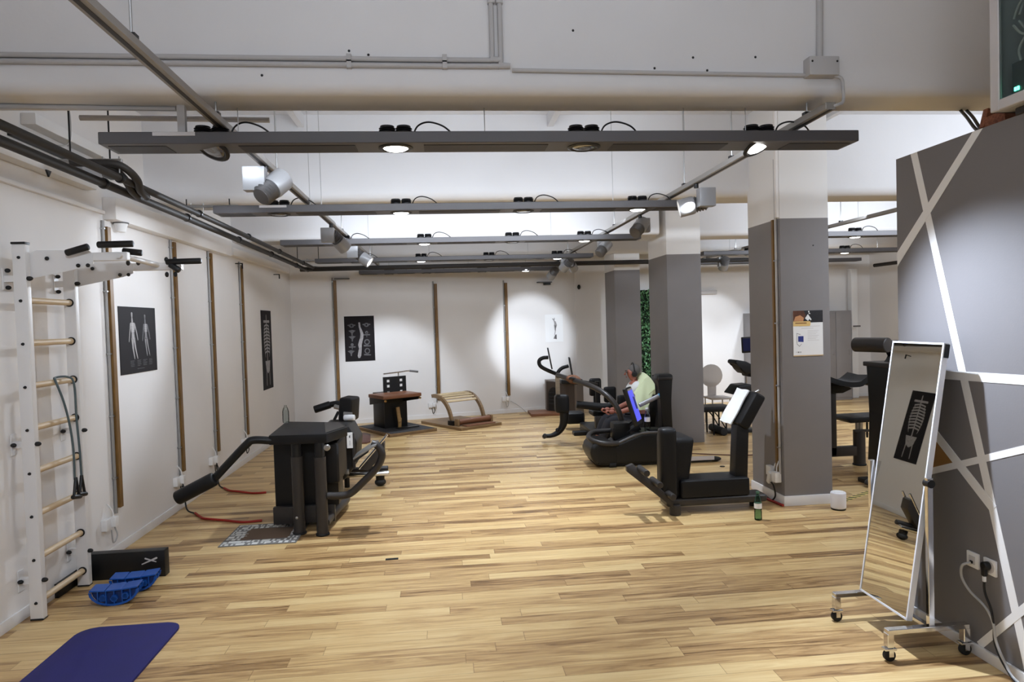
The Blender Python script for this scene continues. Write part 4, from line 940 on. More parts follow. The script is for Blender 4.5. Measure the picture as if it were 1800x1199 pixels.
G().obox((2.99, 6.42, 1.06), (0.03, 0.03, 0.16), (0, R(60), 0), 0.008).build('side_handle', CHROME, t)
tw = G()
def tfn(u, v):
    y = 6.27 + 0.26 * v; s_ = u * 0.40
    x = 2.775 + 0.515 * (0.40 - s_) * 0.92 - 0.04; z = 0.80 + 0.86 * (0.40 - s_) * 0.92
    return (x - 0.004 * math.sin(u * 7 + v * 3) - 0.03, y, z + 0.003 * math.sin(v * 8))
tag(tw.grid(tfn, 10, 8, 0.012).build('white_towel', TOWELW), 'white towel hanging over the front of the tilted back pad', 'towel')
def bottle(name, loc, h, r, label, body, cap, band_):
    t = thing(name, label, 'bottle', loc)
    G().lathe([(r * 0.85, 0), (r, 0.01), (r, h * 0.30), (r * 0.93, h * 0.34), (r, h * 0.38), (r, h * 0.62), (r * 0.80, h * 0.76), (r * 0.42, h * 0.90), (r * 0.40, h * 0.96)], loc, 24).build('bottle_body', body, t)
    G().lathe([(r * 0.46, h * 0.945), (r * 0.46, h)], loc, 18).build('screw_cap', cap, t)
    G().lathe([(r * 1.012, h * 0.42), (r * 1.012, h * 0.60)], loc, 24).build('paper_label', band_, t)
    return t
bottle('water_bottle', (2.755, 5.85, 0), 0.255, 0.033, 'green tinted water bottle on the floor in front of the nearest column', GLASSG, mat('green_cap', (70, 110, 90), 0.4), PAPERW)

# recumbent trainer with nose, loop and screen
t = thing('recumbent_trainer', 'low black recumbent trainer with rounded nose, long bent bar and tilted blue screen', 'exercise machine', (2.4, 8.5, 0))
G().prism([(2.06, 8.25, 0.04), (2.0, 8.25, 0.22), (2.12, 8.25, 0.30), (2.40, 8.25, 0.405), (2.70, 8.25, 0.41), (2.88, 8.25, 0.38), (2.92, 8.25, 0.04)], (0, 0.5, 0), 0.03, 3).build('body_shell', BLACKM, t)
G().prism([(1.80, 8.24, 0.05), (1.745, 8.24, 0.16), (1.755, 8.24, 0.27), (1.83, 8.24, 0.335), (2.02, 8.24, 0.325), (2.10, 8.24, 0.26), (2.10, 8.24, 0.03), (1.86, 8.24, 0.025)], (0, 0.52, 0), 0.06, 4).build('nose_shell', BLACKM, t, angle=60)
G().tube([(2.10, 8.27, 0.30), (2.40, 8.27, 0.405), (2.72, 8.27, 0.41)], 0.018, 10).build('edge_trim', SPOTF, t)
G().tube([(2.10, 8.25, 0.30), (1.93, 8.22, 0.31), (1.80, 8.32, 0.335), (1.78, 8.5, 0.36), (1.88, 8.66, 0.385), (2.1, 8.70, 0.39), (2.27, 8.70, 0.41)], 0.032, 14).build('nose_loop', DGREY, t)
G().tube([(2.27, 8.66, 0.36), (2.255, 8.66, 0.52), (2.20, 8.68, 0.70), (2.08, 8.8, 0.86), (1.93, 9.1, 0.955), (1.77, 9.6, 1.0), (1.66, 10.05, 1.03)], 0.036, 16).build('long_bent_bar', DGREY, t)
G().box(1.95, 3.36, 8.28, 8.40, 0.012, 0.05, 0.015).build('base_rail', BLACKM, t)
G().box(2.95, 3.33, 8.255, 8.27, 0.035, 0.085, 0.004).build('silver_rail_cover', PRINTL, t)
G().ell((3.36, 8.34, 0.03), (0.09, 0.07, 0.03)).build('rail_end', RUBBER, t)
G().cyl((1.98, 8.27, 0.035), (2.07, 8.27, 0.035), 0.034, seg=18, bev=0.012).build('front_wheel', RUBBER, t)
st = G().prism([(2.26, 8.45, 0.395), (2.31, 8.45, 0.43), (2.42, 8.45, 0.50), (2.46, 8.45, 0.42)], (0, 0.12, 0), 0.012).build('screen_bracket', BLACKP, t)
scr = thing('screen', None, None)
bpy.data.objects.remove(scr)
SN = Matrix.Rotation(R(-28), 4, 'Z') @ Matrix.Rotation(R(-17), 4, 'Y')
sc = G().obox((2.335, 8.40, 0.735), (0.055, 0.30, 0.49), SN, 0.02, 3).build('screen_housing', BLACKP, t)
fx = SN @ Vector((1, 0, 0)); fy = SN @ Vector((0, 1, 0)); fz = SN @ Vector((0, 0, 1)); cc = Vector((2.335, 8.40, 0.735)) + fx * 0.0285
G().prism([cc + fy * a + fz * b for a, b in ((-.125, -.19), (.125, -.19), (.125, .20), (-.125, .20))], fx * 0.0015).build('display', SCREENB, sc)
G().prism([cc + fx * 0.002 + fy * a + fz * b for a, b in ((-.118, .202), (.125, .202), (.125, .225), (-.118, .225))], fx * 0.001).build('status_bar', PRINTL, sc)
G().prism([cc + fx * 0.002 + fy * a + fz * b for a, b in ((.02, -.05), (.11, -.05), (.11, .10), (.02, .12))], fx * 0.001).build('display_figure', mat('screen_navy', (44, 46, 120), 0.3, emit=0.4), sc)
po = G().prism([(2.71, 8.40, 0.40), (2.855, 8.40, 0.40), (2.84, 8.40, 0.80), (2.87, 8.40, 1.10), (2.85, 8.40, 1.125), (2.67, 8.40, 1.125), (2.66, 8.40, 1.06), (2.70, 8.40, 0.95)], (0, 0.16, 0), 0.02, 3).build('handle_post', BLACKP, t)
G().box(2.67, 2.86, 8.385, 8.40, 1.055, 1.085, 0.004).build('post_band', DGREY, po)
hb = G().cyl((2.44, 8.46, 0.735), (2.70, 8.46, 0.845), 0.028, seg=18).build('grey_handle', SPOTG, t)
G().cyl((2.695, 8.46, 0.843), (2.72, 8.46, 0.853), 0.030, seg=18).build('blue_handle_ring', mat('sky_blue_plastic', (40, 140, 190), 0.4), hb)
G().box(2.10, 2.32, 8.46, 8.68, 0.30, 0.52, 0.03).build('pedal_block', BLACKP, t)
G().obox((2.30, 8.62, 0.47), (0.16, 0.10, 0.03), (0, R(-30), R(20)), 0.008).build('foot_pedal', BLACKP, t)
G().obox((2.60, 8.40, 0.43), (0.16, 0.12, 0.03), (0, 0, R(8)), 0.01).build('phone_tray', BLACKP, t)
bottle('water_bottle', (2.52, 8.40, 0.408), 0.30, 0.036, 'clear water bottle with white label standing on the recumbent trainer below the screen', GLASS, PAPERW, PAPERW)

# leg machine with hanging pad and two tablet screens
t = thing('leg_lever_machine', 'black lever machine with hanging knee pad, looped tubes and two tablet screens', 'exercise machine', (1.75, 10.4, 0))
G().box(1.66, 1.72, 10.22, 10.27, 0.62, 1.02, 0.004).build('wooden_post', wood_mat('grey_brown_wood', (132, 118, 100), (152, 138, 118), 0.5), t)
G().box(1.63, 1.84, 10.10, 10.28, 0.45, 0.72, 0.05, 4).build('knee_pad', BLACKV, t)
lv = G().tube([(1.77, 10.2, 0.50), (1.77, 10.2, 0.36), (1.74, 10.2, 0.24), (1.67, 10.2, 0.15), (1.57, 10.2, 0.105), (1.47, 10.2, 0.10)], 0.05, 14, radii=[0.075, 0.068, 0.055, 0.045, 0.034, 0.03]).build('lever', BLACKM, t)
G().cyl((1.455, 10.12, 0.12), (1.47, 10.30, 0.075), 0.034, seg=16, bev=0.01).build('foot_roller', BLACKP, lv)
G().ell((1.655, 10.17, 0.19), (0.03, 0.03, 0.03)).build('lever_knob', BLACKP, lv)
l1 = G().tube([(2.00, 10.45, 0.90), (1.85, 10.4, 0.955), (1.70, 10.4, 1.02), (1.53, 10.4, 1.10), (1.45, 10.4, 1.16), (1.44, 10.4, 1.235), (1.50, 10.4, 1.275), (1.58, 10.4, 1.28)], 0.030, 14).build('loop_tube', BLACKM, t)
G().obox((1.605, 10.4, 1.265), (0.022, 0.22, 0.33), (0, R(-10), R(-8)), 0.008).build('tablet_screen', BLACKP, l1)
l2 = G().tube([(1.69, 10.24, 0.98), (1.70, 10.22, 1.06), (1.76, 10.22, 1.12), (1.86, 10.22, 1.15)], 0.028, 14).build('loop_tube', BLACKM, t)
G().obox((1.90, 10.22, 1.09), (0.024, 0.24, 0.38), (0, R(-8), R(-8)), 0.008).build('tablet_screen', BLACKP, l2)
G().tube([(1.70, 10.27, 1.0), (1.95, 10.35, 0.92), (2.2, 10.5, 0.86), (2.4, 10.7, 0.80)], 0.024, 12).build('cross_tube', BLACKM, t)
G().cyl((2.42, 10.75, 0.02), (2.42, 10.75, 0.85), 0.04, seg=16).build('main_post', BLACKM, t)
G().box(2.0, 2.62, 10.66, 10.84, 0.0, 0.06, 0.015).build('base', BLACKM, t)
# seats with upright back pads
t = thing('seat_station', 'black seat station with three upright back pads behind the long bent bar', 'exercise machine', (2.6, 11.1, 0))
for (x, y, z0, z1, w_) in ((2.47, 11.1, 0.57, 0.865, 0.20), (2.62, 10.7, 0.50, 0.755, 0.20), (2.64, 9.95, 0.48, 0.70, 0.19)):
    b_ = G().box(x - w_ / 2, x + w_ / 2, y, y + 0.10, z0, z1, 0.045, 4).build('back_pad', BLACKV, t)
    G().box(x - 0.025, x + 0.025, y + 0.06, y + 0.11, 0.28, z0 + 0.05, 0.006).build('pad_post', BLACKM, b_)
G().box(2.25, 2.62, 10.35, 10.70, 0.34, 0.42, 0.03, 3).build('seat_pad', BLACKV, t)
G().box(2.25, 2.60, 10.20, 10.30, 0.18, 0.36, 0.02).build('front_box', DGREY, t)
G().box(2.2, 2.72, 10.15, 11.2, 0.0, 0.14, 0.02).build('base', BLACKM, t)
G().tube([(1.98, 10.28, 0.55), (2.2, 10.26, 0.52), (2.42, 10.22, 0.50), (2.56, 10.22, 0.54)], 0.06, 14).build('thigh_roller', BLACKV, t)
G().box(1.98, 2.30, 11.2, 11.5, 0.10, 0.30, 0.06, 3).build('low_pad', BLACKV, t)
for i in range(4): G().lathe([(0.075, -0.012), (0.085, 0), (0.075, 0.012)], (2.56 + i * 0.035, 10.22, 0.50 - i * 0.02), 18, (1, 0, -0.4)).build('bellows_ring', BLACKP, t)
G().box(2.50, 2.66, 9.6, 9.78, 0.30, 0.50, 0.03, 3).build('side_cushion', BLACKV, t)
G().box(2.45, 2.70, 9.55, 10.2, 0.0, 0.32, 0.02).build('side_base', BLACKM, t)

# seated person with headphones
def skin_body(name, nodes, edges, m, parent=None, root=0, sub=2):
    me = bpy.data.meshes.new(name); off = Vector((0, 0, 0)); p = parent
    while p: off += p.location; p = p.parent
    me.from_pydata([tuple(Vector(n[0]) - off) for n in nodes], edges, []); o = bpy.data.objects.new(name, me); COL.objects.link(o)
    if parent: o.parent = parent
    sk = o.modifiers.new('skin', 'SKIN'); sk.use_smooth_shade = True
    for i, n in enumerate(nodes):
        r_ = n[1] if isinstance(n[1], tuple) else (n[1], n[1]); me.skin_vertices[0].data[i].radius = r_; me.skin_vertices[0].data[i].use_root = (i == root)
    s_ = o.modifiers.new('subsurf', 'SUBSURF'); s_.levels = sub; s_.render_levels = sub
    me.materials.append(m); return o
PX, PY = 2.68, 9.45
t = thing('person', 'seated person with grey hair and headphones facing left beside the green towel', 'person', (PX, PY, 0))
N_ = [((PX + .05, PY, .40), (.15, .12)), ((PX + .05, PY, .55), (.14, .11)), ((PX + .03, PY, .75), (.16, .11)), ((PX + .00, PY, .91), (.10, .08)), ((PX - .025, PY, .975), .052), ((PX - .045, PY, 1.01), .055), ((PX - .05, PY, 1.07), (.078, .092)), ((PX - .04, PY, 1.13), (.062, .075)),
      ((PX + .01, PY - .17, .87), .06), ((PX - .04, PY - .22, .62), .046), ((PX - .26, PY - .16, .545), .036), ((PX - .35, PY - .13, .545), .028),
      ((PX + .01, PY + .17, .87), .06), ((PX - .04, PY + .22, .62), .046), ((PX - .26, PY + .16, .545), .036), ((PX - .35, PY + .13, .545), .028),
      ((PX - .02, PY - .10, .38), .095), ((PX - .42, PY - .12, .44), .07), ((PX - .55, PY - .12, .12), .045), ((PX - .66, PY - .12, .05), .04),
      ((PX - .02, PY + .10, .38), .095), ((PX - .42, PY + .12, .44), .07), ((PX - .55, PY + .12, .12), .045), ((PX - .66, PY + .12, .05), .04)]
E_ = [(0, 1), (1, 2), (2, 3), (3, 4), (4, 5), (5, 6), (6, 7), (3, 8), (8, 9), (9, 10), (10, 11), (3, 12), (12, 13), (13, 14), (14, 15), (0, 16), (16, 17), (17, 18), (18, 19), (0, 20), (20, 21), (21, 22), (22, 23)]
bd = skin_body('body', N_, E_, SKIN, t)
SH = mat('white_shirt_cloth', (206, 208, 208), 0.85, bump=0.3, bscale=120); TR = mat('dark_trouser_cloth', (36, 36, 42), 0.85)
skin_body('shirt', [((PX + .05, PY, .44), (.165, .135)), ((PX + .05, PY, .56), (.155, .125)), ((PX + .03, PY, .75), (.18, .14)), ((PX + .0, PY, .91), (.14, .115)), ((PX - .025, PY, .968), (.078, .078)), ((PX + .01, PY - .17, .875), .072), ((PX - .03, PY - .215, .66), .058), ((PX + .01, PY + .17, .875), .072), ((PX - .03, PY + .215, .66), .058)], [(0, 1), (1, 2), (2, 3), (3, 4), (3, 5), (5, 6), (3, 7), (7, 8)], SH, t)
skin_body('trousers', [((PX + .04, PY, .42), (.16, .14)), ((PX - .02, PY - .10, .385), .105), ((PX - .42, PY - .12, .44), .082), ((PX - .54, PY - .12, .16), .058), ((PX - .02, PY + .10, .385), .105), ((PX - .42, PY + .12, .44), .082), ((PX - .54, PY + .12, .16), .058)], [(0, 1), (1, 2), (2, 3), (0, 4), (4, 5), (5, 6)], TR, t)
hd = Vector((PX - .05, PY, 1.07))
G().ell(hd + Vector((.035, 0, .045)), (.085, .088, .082), (0, R(-20), 0)).build('hair', mat('grey_hair', (92, 88, 86), 0.8, bump=0.6, bscale=90), t)
G().prism([hd + Vector((-.088, -.006, .02)), hd + Vector((-.122, 0, -.022)), hd + Vector((-.088, .006, -.03))], (0, 0.014, 0), 0.003).build('nose', SKIN, t)
for s_ in (-1, 1):
    G().ell(hd + Vector((-.083, s_ * .034, .012)), (.010, .016, .009)).build('eye', mat('dark_eye', (30, 22, 20), 0.3), t)
    G().ell(hd + Vector((-.082, s_ * .034, .034)), (.010, .022, .006)).build('eyebrow', mat('dark_brow', (60, 44, 38), 0.8), t)
G().ell(hd + Vector((-.082, 0, -.055)), (.010, .024, .007)).build('mouth', mat('lips', (120, 52, 46), 0.5), t)
for s_ in (-1, 1):
    hx = Vector((PX - .36, PY + s_ * .13, .545))
    G().ell(hx + Vector((-.03, 0, 0)), (.045, .024, .034)).build('palm', SKIN, bd)
    for k in range(4):
        y = (k - 1.5) * .019
        G().tube([hx + Vector((-.06, y, .012)), hx + Vector((-.092, y, .018)), hx + Vector((-.108, y, -.004)), hx + Vector((-.092, y, -.026)), hx + Vector((-.070, y, -.026))], .0085 - .0008 * abs(k - 1), 8).build('finger', SKIN, bd)
    G().tube([hx + Vector((-.03, -s_ * .022, -.01)), hx + Vector((-.055, -s_ * .034, -.026)), hx + Vector((-.080, -s_ * .022, -.034))], .010, 8).build('thumb', SKIN, bd)
    G().obox((PX - .64, PY + s_ * .12, .035), (.25, .09, .07), (0, 0, 0), .03, 3).build('shoe', BLACKP, t)
t = thing('headphones', 'dark headphones worn by the seated person', 'headphones', tuple(hd))
G().tube([hd + Vector((.01, -.088, -.01)), hd + Vector((.01, -.085, .06)), hd + Vector((.01, -.045, .125)), hd + Vector((.01, .0, .14)), hd + Vector((.01, .045, .125)), hd + Vector((.01, .085, .06)), hd + Vector((.01, .088, -.01))], .010, 10).build('headband', BLACKP, t)
for s_ in (-1, 1): G().cyl(hd + Vector((.01, s_ * .080, -.012)), hd + Vector((.01, s_ * .110, -.012)), .040, seg=20, bev=.008).build('ear_cup', BLACKP, t)
# backrest and seat under the person, with the pale green towel
t = thing('training_chair', 'black chair with dark backrest under the pale green towel', 'chair', (2.8, 9.42, 0))
G().box(2.56, 2.94, 9.24, 9.62, 0.20, 0.28, 0.03, 3).build('seat', BLACKV, t)
G().obox((2.945, 9.43, 0.64), (0.06, 0.42, 0.76), (0, R(8), 0), 0.025, 3).build('backrest', BLACKV, t)
for x in (2.60, 2.88):
    for y in (9.28, 9.58): G().cyl((x, y, 0), (x, y, 0.21), 0.015, seg=10).build('leg', BLACKM, t)
tw = G()
def tf(u, v):
    # hung over shoulder and backrest: v runs from the far side over the top and down the near side
    x = 2.60 + 0.36 * u
    ridge = 1.055 - 0.9 * (u - 0.5) ** 2 - 0.02 * math.sin(u * 9)
    low = 0.58 if u < 0.45 else 0.58 + 0.32 * min(1.0, (u - 0.45) / 0.45)
    fold = 0.014 * math.sin(u * 15 + v * 2)
    if v < 0.3:
        k = v / 0.3; return (x, 9.66 - 0.16 * k, 0.80 + (ridge - 0.80) * math.sin(k * math.pi / 2))
    if v < 0.5:
        k = (v - 0.3) / 0.2; return (x, 9.50 - 0.30 * k, ridge - 0.05 * k * k)
    k = (v - 0.5) / 0.5; return (x + 0.03 * k * (0.5 - u) - 0.03 * k, 9.20 - 0.06 * math.sin(k * math.pi / 2) + fold * k, (ridge - 0.05) + (low - ridge + 0.05) * k)
tag(tw.grid(tf, 18, 26, 0.014).build('green_towel', TOWELG), 'pale green towel draped over shoulder and backrest of the seated person', 'towel')

t = thing('cloth_pouch', 'small brown patterned pouch tied to the long bent bar in the back', 'pouch', (1.80, 9.55, 1.0))
G().ell((1.80, 9.52, 1.005), (0.11, 0.07, 0.065), (0, R(12), 0)).build('pouch_body', mat('brown_patterned_cloth', (112, 78, 60), 0.9, vary=0.6, vscale=22), t)
G().tube([(1.72, 9.52, 1.0), (1.76, 9.45, 1.03), (1.84, 9.45, 1.0), (1.88, 9.52, 0.96)], 0.018, 10).build('dark_strap', BLACKP, t)
# group behind the gap between the two nearer columns
t = thing('padded_stool', 'low black padded bench on thin legs behind the gap between the columns', 'bench', (4.15, 10.3, 0))
G().box(3.78, 4.39, 10.10, 10.50, 0.36, 0.445, 0.035, 3).build('seat_pad', BLACKV, t)
for x in (3.86, 4.10, 4.30):
    for y in (10.16, 10.44): G().cyl((x, y, 0.0), (x, y, 0.37), 0.012, seg=10).build('leg', BLACKM, t)
for y in (10.16, 10.44): G().tube([(4.12, y, 0.35), (4.20, y, 0.25), (4.31, y, 0.06)], 0.010, 8).build('brace', BLACKM, t)
t = thing('upright_trainer', 'black upright trainer with small screen on a bent tube, half hidden by nearest column', 'exercise machine', (4.8, 10.3, 0))
G().tube([(4.93, 10.3, 0.05), (4.92, 10.3, 0.8), (4.92, 10.3, 1.20), (4.88, 10.3, 1.37), (4.78, 10.3, 1.42)], 0.035, 14).build('bent_tube', DGREY, t)
sc = G().obox((4.70, 10.24, 1.375), (0.17, 0.05, 0.25), (R(6), R(-3), R(-14)), 0.012).build('screen_housing', BLACKP, t)
G().obox((4.692, 10.213, 1.378), (0.135, 0.004, 0.20), (R(6), R(-3), R(-14)), 0.001, 1).build('display', SCREEND, sc)
ap = G().prism([(4.44, 10.1, 1.135), (4.47, 10.1, 1.155), (4.62, 10.1, 1.125), (4.72, 10.1, 1.07), (4.72, 10.1, 0.94), (4.60, 10.1, 0.93), (4.53, 10.1, 1.00), (4.50, 10.1, 1.08), (4.44, 10.1, 1.09)], (0, 0.3, 0), 0.02, 3).build('arm_pad', BLACKV, t)
G().box(4.66, 5.0, 10.12, 10.40, 0.88, 1.06, 0.04, 3).build('shoulder_pad', BLACKV, t)
G().cyl((4.70, 10.3, 0.55), (4.70, 10.3, 0.92), 0.022, seg=14).build('chrome_post', CHROME, t)
G().prism([(4.40, 10.15, 0.615), (4.52, 10.15, 0.755), (4.72, 10.15, 0.765), (4.76, 10.15, 0.66), (4.58, 10.15, 0.605)], (0, 0.35, 0), 0.025, 3).build('seat', BLACKV, t)
G().box(4.66, 4.74, 10.25, 10.33, 0.04, 0.62, 0.01).build('seat_post', STEEL, t)
G().box(4.2, 5.1, 10.2, 10.4, 0.0, 0.06, 0.02).build('base', BLACKP, t)
G().cyl((4.22, 10.05, 0.06), (4.22, 10.55, 0.06), 0.06, seg=18, bev=0.01).build('base_roller', RUBBER, t)
t = thing('white_chair', 'pale chair with rounded backrest and wire legs against the far white wall', 'chair', (4.75, 11.35, 0))
G().prism([(4.62 + 0.20 * math.cos(a), 11.5, 0.80 + 0.20 * math.sin(a)) for a in [i * math.pi / 10 for i in range(20)]], (0, 0.03, 0), 0.008).build('backrest', mat('warm_grey_shell', (196, 190, 186), 0.5), t)
G().box(4.45, 4.82, 11.1, 11.5, 0.42, 0.455, 0.012).build('seat', mat('warm_grey_shell', (196, 190, 186), 0.5), t)
G().prism([(4.55, 11.505, 0.44), (4.70, 11.505, 0.44), (4.70, 11.505, 0.66), (4.55, 11.505, 0.66)], (0, 0.02, 0)).build('back_neck', mat('warm_grey_shell', (196, 190, 186), 0.5), t)
for x in (4.48, 4.79):
    for y in (11.14, 11.46): G().cyl((x, y, 0), (x, y, 0.43), 0.012, seg=8).build('leg', STEEL, t)
tubething('floor_cable', 'thin dark cable lying across the floor between the two nearer columns', 'cable', [(3.05, 8.95, 0.008), (3.5, 8.7, 0.008), (3.9, 8.55, 0.008), (4.35, 8.6, 0.008)], 0.007, REDBR)
tubething('floor_cable', 'red cable with white sleeve beside the foot of the nearest column', 'cable', [(2.98, 6.95, 0.014), (3.06, 6.72, 0.014), (3.13, 6.48, 0.014), (3.17, 6.20, 0.014)], 0.012, RED)

# machines behind the nearest column to its right
t = thing('arm_curl_bench', 'black arm curl bench with sloping pad and round seat post right of the nearest column', 'exercise machine', (4.7, 7.7, 0))
G().box(4.47, 4.545, 7.68, 7.76, 0.13, 0.92, 0.008).build('frame_post', DGREY, t)
G().box(4.47, 4.80, 7.68, 7.76, 0.12, 0.235, 0.008).build('frame_base', DGREY, t)
G().cyl((4.85, 7.72, 0.0), (4.85, 7.72, 0.42), 0.068, seg=24).build('seat_sleeve', DGREY, t)
G().cyl((4.85, 7.72, 0.0), (4.85, 7.72, 0.02), 0.078, seg=24, bev=0.006).build('sleeve_foot', RUBBER, t)
G().cyl((4.85, 7.72, 0.40), (4.85, 7.72, 0.54), 0.042, seg=20).build('seat_post', STEEL, t)
G().box(4.76, 4.94, 7.66, 7.70, 0.405, 0.435, 0.004).build('clamp', DGREY, t)
G().cyl((4.94, 7.70, 0.33), (4.94, 7.70, 0.54), 0.012, seg=10).build('height_lever', BLACKM, t)
G().prism([(4.64, 7.55, 0.535), (4.60, 7.55, 0.575), (4.66, 7.55, 0.60), (5.12, 7.55, 0.605), (5.13, 7.55, 0.54)], (0, 0.36, 0), 0.012, 2).build('seat', BLACKV, t)
G().grid(lambda u, v: (4.30 + 0.62 * u, 7.55 + 0.45 * v, 1.055 - 0.10 * math.sin(u * math.pi * 0.8) - 0.02 * u + (0.06 * (u - 0.8) * 5 if u > 0.8 else 0) + 0.03 * abs(v - .5)), 16, 6, 0.06).build('arm_pad', BLACKV, t)
G().cyl((4.90, 7.55, 1.0), (4.90, 8.0, 1.0), 0.035, seg=16, bev=0.008).build('pad_lip', BLACKV, t)
G().prism([(4.40, 7.66, 0.88), (4.62, 7.66, 0.88), (4.74, 7.66, 0.93), (4.60, 7.66, 1.0), (4.40, 7.66, 1.02)], (0, 0.14, 0), 0.01).build('pad_bracket', BLACKM, t)

t = thing('tall_pull_machine', 'tall black machine with horizontal grey roller on top, behind the rolling mirror', 'exercise machine', (4.6, 6.8, 0))
G().prism([(4.43, 6.62, 0.04), (4.82, 6.62, 0.04), (4.80, 6.62, 1.27), (4.44, 6.62, 1.27), (4.475, 6.62, 0.75)], (0, 0.40, 0), 0.025, 3).build('tower', BLACKM, t)
G().box(4.42, 4.82, 6.60, 7.04, 1.25, 1.30, 0.012).build('tower_cap', DGREY, t)
G().prism([(4.53, 6.74, 1.29), (4.60, 6.74, 1.36), (4.56, 6.74, 1.44), (4.50, 6.74, 1.48), (4.74, 6.74, 1.50), (4.78, 6.74, 1.29)], (0, 0.12, 0), 0.01).build('roller_arm', BLACKP, t)
G().cyl((4.28, 6.95, 1.49), (4.42, 6.60, 1.49), 0.078, seg=28, bev=0.01).build('roller_pad', DGREY, t)
G().cyl((4.42, 6.80, 1.485), (4.85, 6.80, 1.485), 0.045, seg=18).build('roller_axle', DGREY, t)
G().ell((4.38, 6.72, 0.06), (0.16, 0.10, 0.045), (0, R(-8), 0)).build('foot_plate', DGREY, t)
G().box(4.30, 4.95, 6.66, 6.98, 0.0, 0.05, 0.015).build('base', BLACKP, t)

for n_, dx_ in (('tall_pull_machine', 0.12), ('arm_curl_bench', 0.07)): bpy.data.objects[n_].location.x += dx_
# ------------------------------------------------------------------ things on and beside the nearest column
CX = 3.20
t = thing('wall_batten', 'brown batten with conduit on the left face of the nearest grey column', 'batten', (CX, 6.33, 0.29))
G().box(CX - 0.03, CX, 6.30, 6.335, 0.30, 2.75).build('wooden_batten', BATTEN, t)
G().cyl((CX - 0.014, 6.275, 0.30), (CX - 0.014, 6.275, ZC - 0.6), 0.013, seg=12).build('conduit_pipe', CONDUIT, t)
for z in (0.55, 1.15, 1.75, 2.35): G().box(CX - 0.03, CX, 6.255, 6.30, z, z + 0.012).build('pipe_clip', STEEL, t)
tag(G().box(CX - 0.03, CX, 6.225, 6.262, 2.76, ZC - 0.01, 0.006).build('column_duct', WALL), 'white plastered duct on the head of the nearest column', 'duct')
t = thing('wall_socket', 'white socket with two adapters low on the left face of the nearest column', 'socket', (CX, 6.36, 0.30))
G().box(CX - 0.05, CX, 6.40, 6.50, 0.25, 0.345, 0.006).build('socket_box', WHITEP, t)
G().obox((CX - 0.055, 6.385, 0.245), (0.06, 0.05, 0.12), (R(20), 0, 0), 0.008).build('power_adapter', WHITEP, t)
G().box(CX - 0.07, CX - 0.005, 6.265, 6.345, 0.215, 0.315, 0.008).build('power_adapter', WHITEP, t)
for y0, y1 in ((6.38, 6.32), (6.31, 6.30)): G().tube([(CX - 0.03, y0, 0.31), (CX - 0.03, (y0 + y1) / 2, 0.37), (CX - 0.015, y1, 0.42)], 0.007, 8).build('cable', WHITEP, t)
G().tube([(CX - 0.06, 6.40, 0.20), (CX - 0.055, 6.34, 0.18), (CX - 0.04, 6.33, 0.08), (CX - 0.05, 6.38, 0.02), (CX - 0.03, 6.52, 0.012)], 0.008, 10).build('black_cable', BLACKP, t)
def art_col(P, t):
    flat(P, t, 'photo_header', [[(0, .735), (1, .735), (1, 1), (0, 1)]], mat('black_photo_print', (28, 27, 32), 0.5, vary=0.3, vscale=20))
    flat(P, t, 'brown_photo_area', [[(0, .76), (.34, .76), (.42, .90), (.36, 1), (0, 1)]], mat('dark_brown_print', (84, 46, 26), 0.5, vary=0.3, vscale=20), 0.0012)
    flat(P, t, 'tan_photo_area', [[(.02, .77), (.34, .77), (.36, .84), (.24, .90), (.08, .87)]], mat('tan_print', (196, 140, 96), 0.5), 0.0016)
    flat(P, t, 'white_mark', [[(.40, .83), (.50, .77), (.58, .84), (.50, .92)], [(.52, .90), (.62, .80), (.59, .78), (.50, .86)], ring2((.53, .975), .022, .018), limb((.54, .94), (.57, .93), .015, .01)], PAPERW, 0.002)
    y = flat(P, t, 'yellow_tag', [[(.0, .66), (.56, .66), (.58, .69), (.58, .755), (.55, .765), (.0, .765)]], mat('pale_gold_print', (222, 188, 120), 0.5), 0.0018)
    flat(P, y, 'tag_text', [[(.07 + i * .035, .715), (.097 + i * .035, .715), (.097 + i * .035, .738), (.07 + i * .035, .738)] for i in range(11)], mat('brown_print', (120, 70, 44), 0.5), 0.0024)
    flat(P, t, 'text_lines', [[(.27, .605), (.68, .605), (.68, .613), (.27, .613)], [(.2, .65), (.9, .65), (.9, .657), (.2, .657)]] + [[(.48, .55 - i * .035), (.86 - (i % 3) * .05, .55 - i * .035), (.86 - (i % 3) * .05, .556 - i * .035), (.48, .556 - i * .035)] for i in range(7)], PRINTL)
    flat(P, t, 'phone_outline', [[(.11, .50), (.125, .50), (.125, .28), (.11, .28)], [(.11, .50), (.24, .47), (.24, .482), (.11, .512)], [(.11, .27), (.20, .21), (.28, .27), (.27, .275), (.20, .225), (.12, .28)]], PRINTG)
    flat(P, t, 'blue_picture', [[(.16, .32), (.34, .31), (.34, .44), (.16, .44)]], mat('deep_blue_print', (44, 56, 128), 0.5), 0.0012)
    flat(P, t, 'footer_mark', [[(.09, .08), (.10, .08), (.10, .10), (.09, .10)], [(.14, .075), (.165, .075), (.165, .102), (.14, .102)], [(.175, .075), (.187, .075), (.187, .102), (.175, .102)], [(.21, .075), (.222, .075), (.222, .102), (.21, .102)], [(.245, .075), (.257, .075), (.257, .102), (.245, .102)]], PRINTD)
    flat(P, t, 'wooden_edge', [[(0, 0), (1, 0), (1, .022), (0, .022)]], mat('pale_wood_print', (206, 178, 136), 0.5), 0.0012)
poster('notice_poster', 'white notice with dark photo header on the front of the nearest grey column', (3.312, 6.22, 1.435), (1, 0, 0), (0, 0, 1), (0, -1, 0), 0.298, 0.435, art_col, mat_=PAPERW)
